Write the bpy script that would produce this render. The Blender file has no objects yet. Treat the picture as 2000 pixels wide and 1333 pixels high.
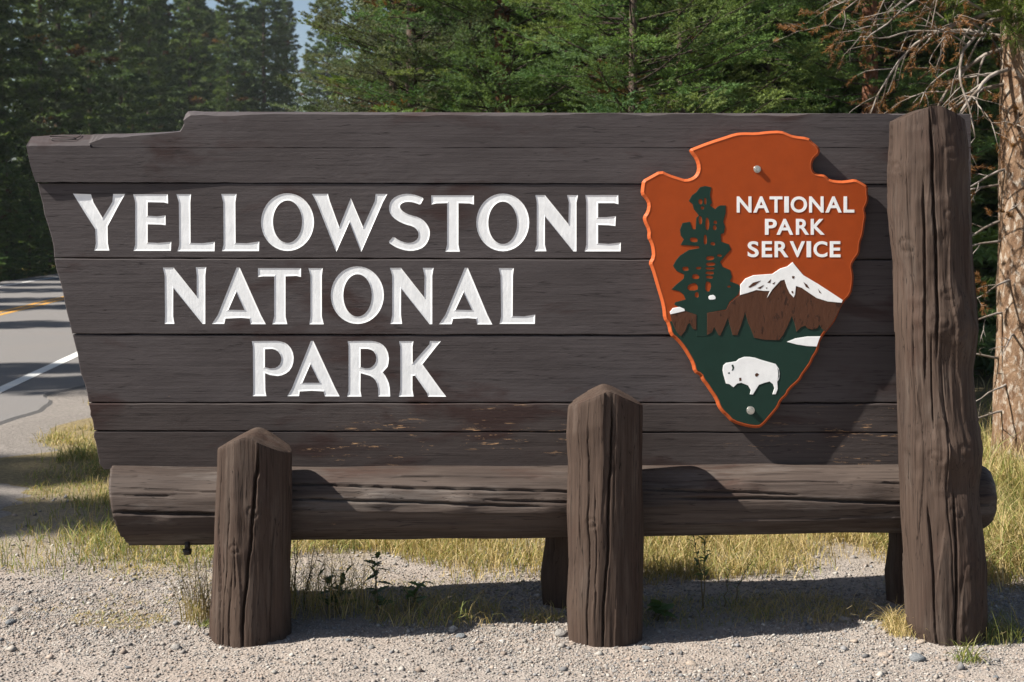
import bpy, math, random
import numpy as np
from mathutils import Vector, Matrix
from mathutils.geometry import tessellate_polygon

# ------------------------------------------------------------------ camera, sky, sun, exposure
F = 2700.0            # focal length in photo pixels (photo 2000 x 1333)
CH = 1.64             # camera height
HZ = 450.0            # photo row of the horizon
SUNV = Vector((-1.0, -0.225, 1.0)).normalized()      # towards the sun
scene = bpy.context.scene
col = scene.collection
cam = bpy.data.cameras.new('camera'); cam.lens = 36 * F / 2000; cam.sensor_width = 36
cam.shift_y = (HZ - 666.5) / 2000; cam.clip_start = 0.1; cam.clip_end = 3000
cam.dof.use_dof = True; cam.dof.focus_distance = 5.8; cam.dof.aperture_fstop = 6.3
camo = bpy.data.objects.new('camera', cam); col.objects.link(camo)
camo.location = (0, 0, CH); camo.rotation_euler = (math.radians(90), 0, 0)
scene.camera = camo
world = bpy.data.worlds.new('World'); scene.world = world; world.use_nodes = True
wn = world.node_tree
bgn = wn.nodes.get('Background') or wn.nodes.new('ShaderNodeBackground')
sky = wn.nodes.new('ShaderNodeTexSky'); sky.sky_type = 'NISHITA'; sky.sun_disc = False
sky.sun_elevation = math.asin(SUNV.z); sky.sun_rotation = math.atan2(SUNV.x, SUNV.y)
sky.air_density = 1.0; sky.dust_density = 1.5; sky.ozone_density = 1.0
wn.links.new(sky.outputs[0], bgn.inputs[0]); bgn.inputs[1].default_value = 0.05
sl = bpy.data.lights.new('sun', 'SUN'); sl.energy = 5.0; sl.angle = math.radians(0.53); sl.color = (1.0, 0.945, 0.855)
so = bpy.data.objects.new('sun', sl); col.objects.link(so); so.location = (-20, -5, 20)
so.rotation_euler = (-SUNV).to_track_quat('-Z', 'Y').to_euler()
scene.view_settings.view_transform = 'Standard'; scene.view_settings.look = 'None'
scene.view_settings.exposure = 1.25; scene.view_settings.gamma = 1.0
scene.view_settings.use_curve_mapping = False

# ------------------------------------------------------------------ helpers
rs = np.random.RandomState
_tab = rs(7).rand(65536).astype(np.float64)

def vnoise(p, seed=0):
    p = np.asarray(p, dtype=np.float64); i = np.floor(p).astype(np.int64); f = p - i
    f = f * f * (3 - 2 * f); out = np.zeros(len(p))
    for dx in (0, 1):
        for dy in (0, 1):
            for dz in (0, 1):
                h = ((i[:, 0] + dx) * 73856093) ^ ((i[:, 1] + dy) * 19349663) ^ ((i[:, 2] + dz) * 83492791) ^ (seed * 2654435)
                h = (h ^ (h >> 13)) & 65535
                w = (f[:, 0] if dx else 1 - f[:, 0]) * (f[:, 1] if dy else 1 - f[:, 1]) * (f[:, 2] if dz else 1 - f[:, 2])
                out += w * _tab[h]
    return out * 2 - 1

def fbm(p, seed=0, oct=4):
    p = np.asarray(p, dtype=np.float64); a = 1.0; s = np.zeros(len(p)); t = 0
    for k in range(oct):
        s += a * vnoise(p * 2 ** k, seed + k); t += a; a *= 0.5
    return s / t

def px(x, y, D):
    return ((x - 1000) / F * D, D, CH + (HZ - y) / F * D)

def gh(x, y):
    """height of the ground"""
    x = np.atleast_1d(np.asarray(x, float)); y = np.atleast_1d(np.asarray(y, float))
    q = np.stack([x, y, np.zeros_like(x)], 1)
    near = np.exp(-((x / 9) ** 2 + ((y - 6) / 9) ** 2))
    h = 0.02 * fbm(q * 1.3, 3, 3) + 0.010 * fbm(q * 9, 5, 3) * near - 0.012
    return h

def link(name, me, mat=None, parent=None, smooth=True):
    o = bpy.data.objects.new(name, me); col.objects.link(o)
    if mat is not None and len(me.materials) == 0: me.materials.append(mat)
    if parent is not None:
        o.parent = parent
        if parent.type == 'EMPTY' and parent.get('_base'):
            o.matrix_parent_inverse = Matrix.Translation(-parent.location)
    if smooth and len(me.polygons): me.polygons.foreach_set('use_smooth', np.ones(len(me.polygons), dtype=bool))
    return o

def npmesh(name, v, f, colr=None):
    """v (n,3); f (m,k) all polygons of k corners"""
    v = np.asarray(v, np.float32); f = np.asarray(f, np.int32); m, k = f.shape
    me = bpy.data.meshes.new(name)
    me.vertices.add(len(v)); me.vertices.foreach_set('co', v.ravel())
    me.loops.add(m * k); me.loops.foreach_set('vertex_index', f.ravel())
    me.polygons.add(m); me.polygons.foreach_set('loop_start', np.arange(0, m * k, k, dtype=np.int32))
    me.polygons.foreach_set('loop_total', np.full(m, k, np.int32))
    me.update(calc_edges=True)
    if colr is not None:
        a = me.color_attributes.new('Col', 'FLOAT_COLOR', 'POINT')
        c = np.ones((len(v), 4), np.float32); c[:, :3] = colr
        a.data.foreach_set('color', c.ravel())
    return me

def pymesh(name, v, f):
    me = bpy.data.meshes.new(name); me.from_pydata([tuple(a) for a in v], [], f); me.update(); return me

def thing(name, label, cat, loc, group=None, rotz=0.0, scale=1.0, base=False):
    o = bpy.data.objects.new(name, None); col.objects.link(o); o.location = loc
    o.rotation_euler = (0, 0, rotz); o.scale = (scale,) * 3
    o.empty_display_size = 0.1
    o['label'] = label; o['category'] = cat
    if group: o['group'] = group
    if base: o['_base'] = 1
    return o

def tag(o, label, cat, group=None):
    o['label'] = label; o['category'] = cat
    if group: o['group'] = group

# ------------------------------------------------------------------ materials
def newmat(name, rough=0.7, spec=0.3):
    m = bpy.data.materials.new(name); m.use_nodes = True
    b = m.node_tree.nodes['Principled BSDF']; b.inputs['Roughness'].default_value = rough
    b.inputs['Specular IOR Level'].default_value = spec
    return m, m.node_tree, b

def N(nt, t, **kw):
    n = nt.nodes.new(t)
    for k, v in kw.items(): setattr(n, k, v)
    return n

def noise(nt, vec, scale, detail=6, rough=0.55, dist=0.0):
    n = N(nt, 'ShaderNodeTexNoise'); n.inputs['Scale'].default_value = scale
    n.inputs['Detail'].default_value = detail; n.inputs['Roughness'].default_value = rough
    n.inputs['Distortion'].default_value = dist
    if vec is not None: nt.links.new(vec, n.inputs['Vector'])
    return n.outputs['Fac']

def mapping(nt, sc, loc=(0, 0, 0)):
    g = N(nt, 'ShaderNodeNewGeometry') if False else N(nt, 'ShaderNodeTexCoord')
    mp = N(nt, 'ShaderNodeMapping'); mp.inputs['Scale'].default_value = sc; mp.inputs['Location'].default_value = loc
    nt.links.new(g.outputs['Object'], mp.inputs['Vector']); return mp.outputs['Vector']

def ramp(nt, fac, stops):
    r = N(nt, 'ShaderNodeValToRGB'); e = r.color_ramp.elements
    while len(e) < len(stops): e.new(0.5)
    for k, (p, c) in enumerate(stops):
        e[k].position = p; e[k].color = (c, c, c, 1) if isinstance(c, (int, float)) else (*c, 1)
    nt.links.new(fac, r.inputs[0]); return r.outputs[0]

def mix(nt, fac, a, b, mode='MIX'):
    n = N(nt, 'ShaderNodeMix', data_type='RGBA', blend_type=mode)
    for s, v in ((0, fac), (6, a), (7, b)):
        if hasattr(v, 'links'): nt.links.new(v, n.inputs[s])
        elif s == 0: n.inputs[0].default_value = v
        else: n.inputs[s].default_value = (*v, 1)
    return n.outputs[2]

def bump(nt, b, h, strength, dist=0.01, prev=None):
    n = N(nt, 'ShaderNodeBump'); n.inputs['Strength'].default_value = strength; n.inputs['Distance'].default_value = dist
    nt.links.new(h, n.inputs['Height'])
    if prev is not None: nt.links.new(prev, n.inputs['Normal'])
    nt.links.new(n.outputs[0], b.inputs['Normal']); return n.outputs[0]

def wood(name, axis, base, dark, red, chips=0.66, rough=0.62, fine=1.0, light=None, gc=0.5):
    m, nt, b = newmat(name, rough, 0.12)
    def sc(a, c): s = [c, c, c]; s[axis] = a; return tuple(s)
    big = noise(nt, mapping(nt, sc(0.8, 2.2)), 1.6, 5, 0.6)
    patch = noise(nt, mapping(nt, sc(1.3, 3.5), (3.1, 1.7, 5.2)), 1.5, 5, 0.6, 0.4)
    grain = noise(nt, mapping(nt, sc(2.0, 70 * fine)), 1.0, 6, 0.65)
    grain2 = noise(nt, mapping(nt, sc(5.0, 200 * fine), (7, 3, 1)), 1.0, 4, 0.6)
    split = noise(nt, mapping(nt, sc(0.9, 30), (1.5, 8, 2.5)), 1.0, 3, 0.5, 0.15)
    chip = noise(nt, mapping(nt, sc(10, 85), (4, 4, 9)), 1.0, 6, 0.72)
    chipm = noise(nt, mapping(nt, sc(0.9, 4), (9, 2, 2)), 1.3, 3, 0.6)
    c = mix(nt, ramp(nt, big, [(0.3, 0.0), (0.7, 1.0)]), dark, base)
    c = mix(nt, ramp(nt, patch, [(0.56, 0.0), (0.68, 0.8)]), c, red)
    if light: c = mix(nt, ramp(nt, noise(nt, mapping(nt, sc(1.1, 6.0), (8, 1, 3)), 1.6, 6, 0.7), [(0.52, 0.0), (0.7, 0.75)]), c, light)
    c = mix(nt, ramp(nt, grain, [(0.33, gc), (0.55, 0.0)]), c, tuple(x * 0.5 for x in dark))
    c = mix(nt, ramp(nt, split, [(0.494, 0.0), (0.5, 0.7), (0.502, 0.7), (0.508, 0.0)]), c, tuple(x * 0.25 for x in dark)) if fine > 0.9 else mix(nt, ramp(nt, noise(nt, mapping(nt, sc(1.1, 48), (1.5, 8, 2.5)), 1.0, 2, 0.5, 0.1), [(0.488, 0.0), (0.498, 0.85), (0.502, 0.85), (0.512, 0.0)]), c, tuple(x * 0.2 for x in dark))
    mm = N(nt, 'ShaderNodeMath', operation='MULTIPLY')
    nt.links.new(ramp(nt, chip, [(chips, 0.0), (chips + 0.03, 1.0)]), mm.inputs[0])
    nt.links.new(ramp(nt, chipm, [(0.54, 0.0), (0.66, 1.0)]), mm.inputs[1])
    c = mix(nt, mm.outputs[0], c, (0.36, 0.22, 0.12))
    nt.links.new(c, b.inputs['Base Color'])
    n1 = bump(nt, b, grain, 0.45 if fine < 0.9 else 0.25, 0.005)
    n2 = bump(nt, b, grain2, 0.45 if axis == 2 or fine < 0.9 else 0.2, 0.0025, n1)
    mott = noise(nt, mapping(nt, sc(14, 26), (2, 6, 4)), 1.0, 5, 0.65); n2 = bump(nt, b, mott, 0.25, 0.008, n2)
    bump(nt, b, patch, 0.2, 0.01, n2)
    r = ramp(nt, grain, [(0.3, rough + 0.15), (0.7, rough - 0.08)]); nt.links.new(r, b.inputs['Roughness'])
    return m

M = {}
M['plank'] = wood('painted_plank', 0, (0.078, 0.068, 0.069), (0.052, 0.044, 0.044), (0.038, 0.022, 0.020), 0.71, 0.55, 1.0, None, 0.30)
M['plank_worn'] = wood('painted_plank_worn', 0, (0.068, 0.057, 0.055), (0.045, 0.036, 0.034), (0.034, 0.018, 0.016), 0.60, 0.58, 1.0, None, 0.4)
M['log'] = wood('painted_log', 0, (0.085, 0.066, 0.056), (0.048, 0.036, 0.031), (0.05, 0.03, 0.024), 0.68, 0.58, 0.8, (0.13, 0.115, 0.105))
M['post'] = wood('painted_post', 2, (0.070, 0.048, 0.037), (0.044, 0.030, 0.024), (0.050, 0.029, 0.022), 0.72, 0.72, 0.8, (0.092, 0.072, 0.06))

def paint(name, c, rough=0.45, wear=None, bs=0.15):
    m, nt, b = newmat(name, rough, 0.15)
    n = noise(nt, mapping(nt, (9, 9, 9)), 2.0, 6, 0.65)
    k = mix(nt, ramp(nt, n, [(0.3, 0.0), (0.7, 1.0)]), tuple(x * 0.86 for x in c), c)
    if wear:
        w = noise(nt, mapping(nt, (30, 30, 14), (2, 2, 2)), 1.3, 5, 0.7)
        k = mix(nt, ramp(nt, w, [(wear[0], 0.0), (wear[0] + 0.04, 0.85)]), k, wear[1])
    nt.links.new(k, b.inputs['Base Color'])
    n2 = noise(nt, mapping(nt, (60, 60, 25)), 1.0, 5, 0.6)
    bump(nt, b, n2, bs, 0.003)
    return m
M['white'] = paint('white_letter_paint', (0.80, 0.815, 0.825), 0.5, (0.70, (0.55, 0.53, 0.5)), 0.3)
M['snow'] = paint('white_emblem_paint', (0.80, 0.81, 0.81), 0.45)
M['orange'] = paint('orange_brown_paint', (0.30, 0.050, 0.0085), 0.42, (0.76, (0.12, 0.03, 0.012)))
M['rim'] = paint('orange_sunlit_rim', (0.40, 0.085, 0.025), 0.5)  # the emblem's orange, lightened to paint sunlight on the bevel
M['green'] = paint('dark_green_paint', (0.011, 0.032, 0.024), 0.4)
M['brown'] = paint('emblem_brown_paint', (0.075, 0.032, 0.018), 0.5, (0.58, (0.028, 0.013, 0.009)), 0.6)
M['metal'], _nt, _b = newmat('bolt_metal', 0.35, 0.5); _b.inputs['Metallic'].default_value = 0.9; _b.inputs['Base Color'].default_value = (0.5, 0.5, 0.47, 1)
M['iron'], _nt, _b = newmat('black_wire', 0.6, 0.4); _b.inputs['Base Color'].default_value = (0.02, 0.016, 0.014, 1)

def attrmat(name, rough=0.7, spec=0.2, trans=0.0, tcol=1.0):
    m, nt, b = newmat(name, rough, spec)
    a = N(nt, 'ShaderNodeAttribute', attribute_name='Col'); nt.links.new(a.outputs['Color'], b.inputs['Base Color'])
    if trans:
        t = N(nt, 'ShaderNodeBsdfTranslucent'); ms = N(nt, 'ShaderNodeMixShader'); ms.inputs[0].default_value = trans
        nt.links.new(mix(nt, 1.0, a.outputs['Color'], (tcol, tcol, tcol * 0.55), 'MULTIPLY'), t.inputs['Color'])
        nt.links.new(b.outputs[0], ms.inputs[1]); nt.links.new(t.outputs[0], ms.inputs[2])
        nt.links.new(ms.outputs[0], nt.nodes['Material Output'].inputs['Surface'])
    return m
M['needle'] = attrmat('needles', 0.6, 0.15, 0.32, 1.4)
M['grass'] = attrmat('grass_blades', 0.65, 0.25, 0.3, 1.1)
M['leaf'] = attrmat('weed_leaves', 0.5, 0.4, 0.25, 1.2)
M['pebble'] = attrmat('pebbles', 0.85, 0.2)

def bark(name, c1, c2, c3):
    m, nt, b = newmat(name, 0.9, 0.15)
    n = noise(nt, mapping(nt, (1, 1, 0.55)), 14, 8, 0.7, 0.3)
    p = noise(nt, mapping(nt, (1, 1, 0.5)), 30, 5, 0.65, 0.6)
    c = mix(nt, ramp(nt, n, [(0.35, 0.0), (0.62, 1.0)]), c1, c2)
    c = mix(nt, ramp(nt, p, [(0.52, 0.0), (0.62, 1.0)]), c, c3)
    nt.links.new(c, b.inputs['Base Color']); n1 = bump(nt, b, n, 0.9, 0.03); bump(nt, b, p, 0.7, 0.012, n1)
    return m
M['bark'] = bark('grey_bark', (0.06, 0.045, 0.036), (0.14, 0.105, 0.085), (0.10, 0.06, 0.04))
M['pinebark'] = bark('pale_scaly_pine_bark', (0.10, 0.055, 0.032), (0.23, 0.15, 0.095), (0.33, 0.28, 0.23))
M['redbark'] = bark('reddish_bark', (0.09, 0.04, 0.022), (0.20, 0.085, 0.045), (0.15, 0.09, 0.07))
M['limb'] = bark('dark_limb_bark', (0.035, 0.025, 0.02), (0.075, 0.055, 0.045), (0.06, 0.05, 0.045))
M['deadwood'], _nt, _b = newmat('dead_twigs', 0.85, 0.2)
_c = mix(_nt, ramp(_nt, noise(_nt, mapping(_nt, (1, 1, 1)), 9, 4), [(0.4, 0.0), (0.6, 1.0)]), (0.10, 0.078, 0.06), (0.25, 0.22, 0.195)); _nt.links.new(_c, _b.inputs['Base Color'])

# ground
def ground_mat():
    m, nt, b = newmat('gravel_and_soil', 0.92, 0.15)
    v = mapping(nt, (1, 1, 1))
    f = noise(nt, v, 150, 4, 0.7); g = noise(nt, v, 40, 5, 0.65); l = noise(nt, v, 1.1, 5, 0.6)
    vo = N(nt, 'ShaderNodeTexVoronoi'); vo.inputs['Scale'].default_value = 85; nt.links.new(v, vo.inputs['Vector'])
    c = mix(nt, ramp(nt, g, [(0.35, 0.0), (0.65, 1.0)]), (0.19, 0.16, 0.138), (0.27, 0.235, 0.21))
    c = mix(nt, ramp(nt, f, [(0.3, 0.0), (0.7, 0.7)]), c, (0.31, 0.28, 0.255))
    c = mix(nt, ramp(nt, l, [(0.4, 0.0), (0.7, 0.45)]), c, (0.25, 0.195, 0.155))
    # forest soil and litter away from the pull-out, by distance from the sign with a ragged limit
    sep = N(nt, 'ShaderNodeSeparateXYZ'); nt.links.new(v, sep.inputs[0])
    mr = N(nt, 'ShaderNodeMapRange'); mr.inputs['From Min'].default_value = 6.6; mr.inputs['From Max'].default_value = 8.5
    ad = N(nt, 'ShaderNodeMath', operation='MULTIPLY_ADD'); nt.links.new(noise(nt, v, 1.7, 5, 0.65), ad.inputs[0]); ad.inputs[1].default_value = 3.0
    nt.links.new(sep.outputs[1], ad.inputs[2])
    sb = N(nt, 'ShaderNodeMath', operation='SUBTRACT'); nt.links.new(ad.outputs[0], sb.inputs[0]); sb.inputs[1].default_value = 1.5
    nt.links.new(sb.outputs[0], mr.inputs['Value'])
    soil = mix(nt, ramp(nt, g, [(0.35, 0.0), (0.65, 1.0)]), (0.12, 0.095, 0.055), (0.24, 0.19, 0.10))
    c = mix(nt, mr.outputs[0], c, soil)
    nt.links.new(c, b.inputs['Base Color'])
    n1 = bump(nt, b, g, 0.6, 0.012); n2 = bump(nt, b, vo.outputs['Distance'], 0.7, 0.008, n1); bump(nt, b, f, 0.5, 0.004, n2)
    return m
M['ground'] = ground_mat()
def asphalt():
    m, nt, b = newmat('weathered_asphalt', 0.85, 0.25)
    v = mapping(nt, (1, 1, 1)); f = noise(nt, v, 120, 3, 0.7); l = noise(nt, v, 0.8, 5, 0.6)
    c = mix(nt, ramp(nt, f, [(0.3, 0.0), (0.7, 1.0)]), (0.105, 0.10, 0.098), (0.185, 0.175, 0.17))
    c = mix(nt, ramp(nt, l, [(0.4, 0.0), (0.7, 0.5)]), c, (0.16, 0.145, 0.135))
    nt.links.new(c, b.inputs['Base Color']); bump(nt, b, f, 0.6, 0.006); return m
M['asphalt'] = asphalt()
def roadpaint(name, c):
    m, nt, b = newmat(name, 0.7, 0.3); v = mapping(nt, (1, 1, 1))
    nn = noise(nt, v, 60, 4, 0.7)
    k = mix(nt, ramp(nt, nn, [(0.28, 1.0), (0.4, 0.0)]), c, (0.15, 0.14, 0.135)); nt.links.new(k, b.inputs['Base Color']); return m
M['roadwhite'] = roadpaint('road_paint_white', (0.62, 0.62, 0.6)); M['roadyellow'] = roadpaint('road_paint_yellow', (0.55, 0.27, 0.035))
M['shoulder'], _nt, _b = newmat('gravel_shoulder', 0.92, 0.15)
_v = mapping(_nt, (1, 1, 1)); _f = noise(_nt, _v, 42, 8, 0.8)
_nt.links.new(mix(_nt, ramp(_nt, _f, [(0.3, 0.0), (0.7, 1.0)]), (0.10, 0.088, 0.078), (0.31, 0.28, 0.255)), _b.inputs['Base Color']); bump(_nt, _b, _f, 0.8, 0.02)

# ------------------------------------------------------------------ ground and road
def axis(parts):
    out = []
    for a, b, s in parts: out += list(np.arange(a, b, s))
    out.append(parts[-1][1]); return np.array(out)
xs = axis([(-900, -100, 100), (-100, -20, 8), (-20, -4, 0.8), (-4, -2.6, 0.1), (-2.6, 2.9, 0.028), (2.9, 4.5, 0.08), (4.5, 20, 0.8), (20, 100, 8), (100, 900, 100)])
ys = axis([(-200, -20, 30), (-20, 2, 1.5), (2, 4.6, 0.12), (4.6, 7.0, 0.028), (7.0, 10, 0.08), (10, 16, 0.3), (16, 60, 2), (60, 200, 15), (200, 1400, 120)])
X, Y = np.meshgrid(xs, ys); Z = gh(X.ravel(), Y.ravel())
nx, ny = len(xs), len(ys)
idx = np.arange(nx * ny).reshape(ny, nx)
fc = np.stack([idx[:-1, :-1].ravel(), idx[:-1, 1:].ravel(), idx[1:, 1:].ravel(), idx[1:, :-1].ravel()], 1)
go = link('ground', npmesh('ground', np.stack([X.ravel(), Y.ravel(), Z], 1), fc), M['ground']); go['kind'] = 'structure'

# road centre frame: near white line passes (-5.15,13.9) and runs along (-0.12,1), bends right far away
def road_pt(s, off):
    """s along the road, off to the left of the near line"""
    x, y, a = -5.15 + 0.12 * 50, 13.9 - 50, math.atan2(-0.12, 1)
    n = int(max(1, s / 2)); ds = s / n
    if s <= 112:
        x += math.sin(a) * s; y += math.cos(a) * s
    else:
        x += math.sin(a) * 112; y += math.cos(a) * 112
        r = s - 112; n = max(1, int(r / 2)); ds = r / n
        for _ in range(n):
            a += ds * 0.011; x += math.sin(a) * ds; y += math.cos(a) * ds
    return x - math.cos(a) * off, y + math.sin(a) * off
def strip(name, o0, o1, z, mat, s0=0, s1=200, step=2.0, jit=0.0, edge=0.0):
    """sheet between two offsets; with edge > 0 its rims slope down into the ground"""
    ss = np.arange(s0, s1, step); v = []
    ja = jit * fbm(np.stack([ss * 0.9, ss * 0, ss * 0], 1), 17, 4) if jit else np.zeros(len(ss))
    for s, q in zip(ss, ja):
        row = [(o0 + q, z), (o1, z)] if not edge else [(o0 + q - edge, z - 0.06), (o0 + q, z), (o1, z), (o1 + edge, z - 0.06)]
        for off, zz in row: a = road_pt(s, off); v.append((a[0], a[1], zz))
    w = 4 if edge else 2
    f = [(w * k + q, w * k + q + 1, w * k + w + 1 + q, w * k + w + q) for k in range(len(ss) - 1) for q in range(w - 1)]
    return link(name, pymesh(name, v, f), mat, None, False)
o = strip('gravel_shoulder', -0.9, 0.2, 0.012, M['shoulder'], 30, 130, 0.15, 0.7, 0.9); o['kind'] = 'structure'
o = strip('road', -0.62, 7.2, 0.03, M['asphalt'], 0, 200, 0.12, 0.22, 0.12); o['kind'] = 'structure'
for a, b, mt in ((-0.07, 0.07, 'roadwhite'), (3.02, 3.13, 'roadyellow'), (3.25, 3.36, 'roadyellow'), (6.35, 6.47, 'roadwhite')):
    o = strip('road_marking', a, b, 0.0345, M[mt], 0, 198, 2.0); o['kind'] = 'structure'

# ------------------------------------------------------------------ polygon tools (photo outlines -> solid pieces)
def area(p): return 0.5 * sum(p[i][0] * p[(i + 1) % len(p)][1] - p[(i + 1) % len(p)][0] * p[i][1] for i in range(len(p)))
def inset(p, d):
    """move every corner of a closed polygon inwards by d"""
    n = len(p); s = 1 if area(p) > 0 else -1; out = []
    for i in range(n):
        a, b, c = p[i - 1], p[i], p[(i + 1) % n]
        e1 = (b[0] - a[0], b[1] - a[1]); e2 = (c[0] - b[0], c[1] - b[1])
        l1 = math.hypot(*e1) or 1e-9; l2 = math.hypot(*e2) or 1e-9
        n1 = (-e1[1] / l1 * s, e1[0] / l1 * s); n2 = (-e2[1] / l2 * s, e2[0] / l2 * s)
        m = (n1[0] + n2[0], n1[1] + n2[1]); q = m[0] ** 2 + m[1] ** 2
        k = min(2.0 / q if q > 1e-6 else 2.0, 1.6)
        out.append((b[0] + m[0] * k * d, b[1] + m[1] * k * d))
    return out
def subdiv(p, step, jit=0.0, r=None):
    out = []
    for i in range(len(p)):
        a, b = p[i], p[(i + 1) % len(p)]; n = max(1, int(math.hypot(b[0] - a[0], b[1] - a[1]) / step))
        for k in range(n):
            t = k / n; j = (r.gauss(0, jit), r.gauss(0, jit)) if (jit and k) else (0, 0)
            out.append((a[0] + (b[0] - a[0]) * t + j[0], a[1] + (b[1] - a[1]) * t + j[1]))
    return out
def chaikin(p, n=1):
    for _ in range(n):
        q = []
        for i in range(len(p)):
            a, b = p[i], p[(i + 1) % len(p)]
            q += [(a[0] * .75 + b[0] * .25, a[1] * .75 + b[1] * .25), (a[0] * .25 + b[0] * .75, a[1] * .25 + b[1] * .75)]
        p = q
    return p
def ell(cx, cy, rx, ry, n=40, e=2.0, jit=0, r=None):
    o = []
    for k in range(n):
        t = 2 * math.pi * k / n; c, s = math.cos(t), math.sin(t); j = 1 + (r.uniform(-jit, jit) if jit else 0)
        o.append((cx + rx * j * math.copysign(abs(c) ** (2 / e), c), cy + ry * j * math.copysign(abs(s) ** (2 / e), s)))
    return o
def T(p, ox, oy, s): return [(ox + x / s, oy + y / s) for x, y in p]
def ccw(p): return p if area(p) > 0 else p[::-1]

def fill(loops):
    return tessellate_polygon([[Vector((x, y, 0)) for x, y in l] for l in loops])

class Solid:
    """front faces look to -Y; polygons in photo pixels, projected on depth planes"""
    def __init__(s): s.v = []; s.f = []
    def pts(s, p, D, DS):
        b = len(s.v)
        for q in p:
            d = D(q) if callable(D) else D
            X, _, Zz = px(q[0], q[1], DS); s.v.append((X, d, Zz))
        return b
    def cap(s, loops, D, DS, flip=False):
        b = len(s.v)
        for l in loops: s.pts(l, D, DS)
        for t in fill(loops):
            s.f.append(tuple(b + i for i in (t if not flip else t[::-1])))
    def wall(s, p, q, D0, D1, DS):
        a = s.pts(p, D0, DS); b = s.pts(q, D1, DS); n = len(p)
        for i in range(n): s.f.append((a + i, a + (i + 1) % n, b + (i + 1) % n, b + i))
    def build(s, name, mat, parent, smooth=False):
        import bmesh
        me = pymesh(name, s.v, s.f); bm = bmesh.new(); bm.from_mesh(me)
        bmesh.ops.remove_doubles(bm, verts=bm.verts, dist=1e-6)
        bmesh.ops.recalc_face_normals(bm, faces=bm.faces); bm.to_mesh(me); bm.free()
        return link(name, me, mat, parent, smooth)

def plate(name, outline, mat, parent, DS, front, back, bev=0.0, holes=(), bevd=0.0):
    """solid plate: outline in photo pixels at plane depth DS, front/back are depths, bev = bevel in px"""
    s = Solid(); fr = inset(outline, bev) if bev else outline
    hf = [inset(h, -bev) if bev else h for h in holes]
    s.cap([fr] + list(hf), front, DS)
    m = front + bevd
    if bev: s.wall(fr, outline, front, m, DS)
    s.wall(outline, outline, m, back, DS)
    for h, g in zip(holes, hf): s.wall(g, h, front, back, DS)
    return s.build(name, mat, parent)

# ------------------------------------------------------------------ the sign
DP = 5.90
sign = thing('park_sign', 'large dark brown plank and log entrance sign with white carved lettering and arrowhead emblem', 'sign', (0, DP, 0), base=True)
Z3 = lambda p: T(p, 130, 360, 3.637)
Z4 = lambda p: T(p, 680, 360, 3.637)
Z5 = lambda p: T(p, 470, 650, 4.762)
E1 = lambda p: T(p, 1230, 240, 4.0816)
E2 = lambda p: T(p, 1230, 500, 3.808)

row1 = [
 (Z3([(45,68),(172,72),(190,130),(255,240),(325,125),(330,70),(415,70),(375,140),(290,300),(292,420),(303,472),(197,472),(207,420),(203,320),(120,190)]), []),
 (Z3([(472,72),(718,72),(720,138),(690,130),(575,128),(575,225),(640,230),(702,222),(703,292),(665,287),(575,285),(575,415),(650,418),(743,410),(740,474),(475,474),(487,430),(487,130)]), []),
 (Z3([(780,72),(883,72),(878,130),(880,418),(960,420),(1052,410),(1050,477),(787,477),(800,430),(797,130)]), []),
 (Z3([(1098,70),(1207,70),(1198,130),(1200,418),(1280,420),(1368,408),(1366,476),(1103,476),(1115,430),(1113,130)]), []),
 (Z3(ell(1569,270,188,205)), [Z3(ell(1569,267,104,151))]),
 ([(609.4,379),(640.2,379),(644,393),(662.2,444),(685,387.5),(708.9,444),(732,393),(733.6,379.2),(756.5,379.2),(748,395),(705.3,492.5),(682.5,434),(656.7,492.5),(618,395)], []),
 (Z4(chaikin([(538,100),(525,124),(512,148),(480,135),(440,125),(395,128),(365,150),(370,175),(395,200),(440,220),(500,235),(545,265),(575,310),(582,350),(570,405),(535,450),(480,472),(420,475),(350,455),(310,432),(285,412),(303,392),(322,373),(360,400),(410,418),(460,415),(495,390),(502,355),(490,325),(460,300),(400,285),(340,255),(300,215),(288,170),(300,120),(340,85),(400,68),(460,72),(500,84)])), []),
 (Z4([(590,80),(893,80),(893,145),(860,137),(783,135),(783,430),(793,480),(690,480),(703,430),(703,135),(625,137),(592,145)]), []),
 (Z4(ell(1098,272,188,205)), [Z4(ell(1098,275,103,151))]),
 (Z4([(1330,78),(1398,78),(1565,285),(1568,130),(1555,78),(1633,78),(1622,130),(1622,478),(1600,478),(1397,228),(1397,430),(1408,477),(1325,477),(1340,430),(1340,130)]), []),
 (Z4([(1685,78),(1918,78),(1920,143),(1890,135),(1775,135),(1775,235),(1830,235),(1902,228),(1898,298),(1850,292),(1775,290),(1775,420),(1850,425),(1937,415),(1935,478),(1680,478),(1692,430),(1692,130)]), []),
]
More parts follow.
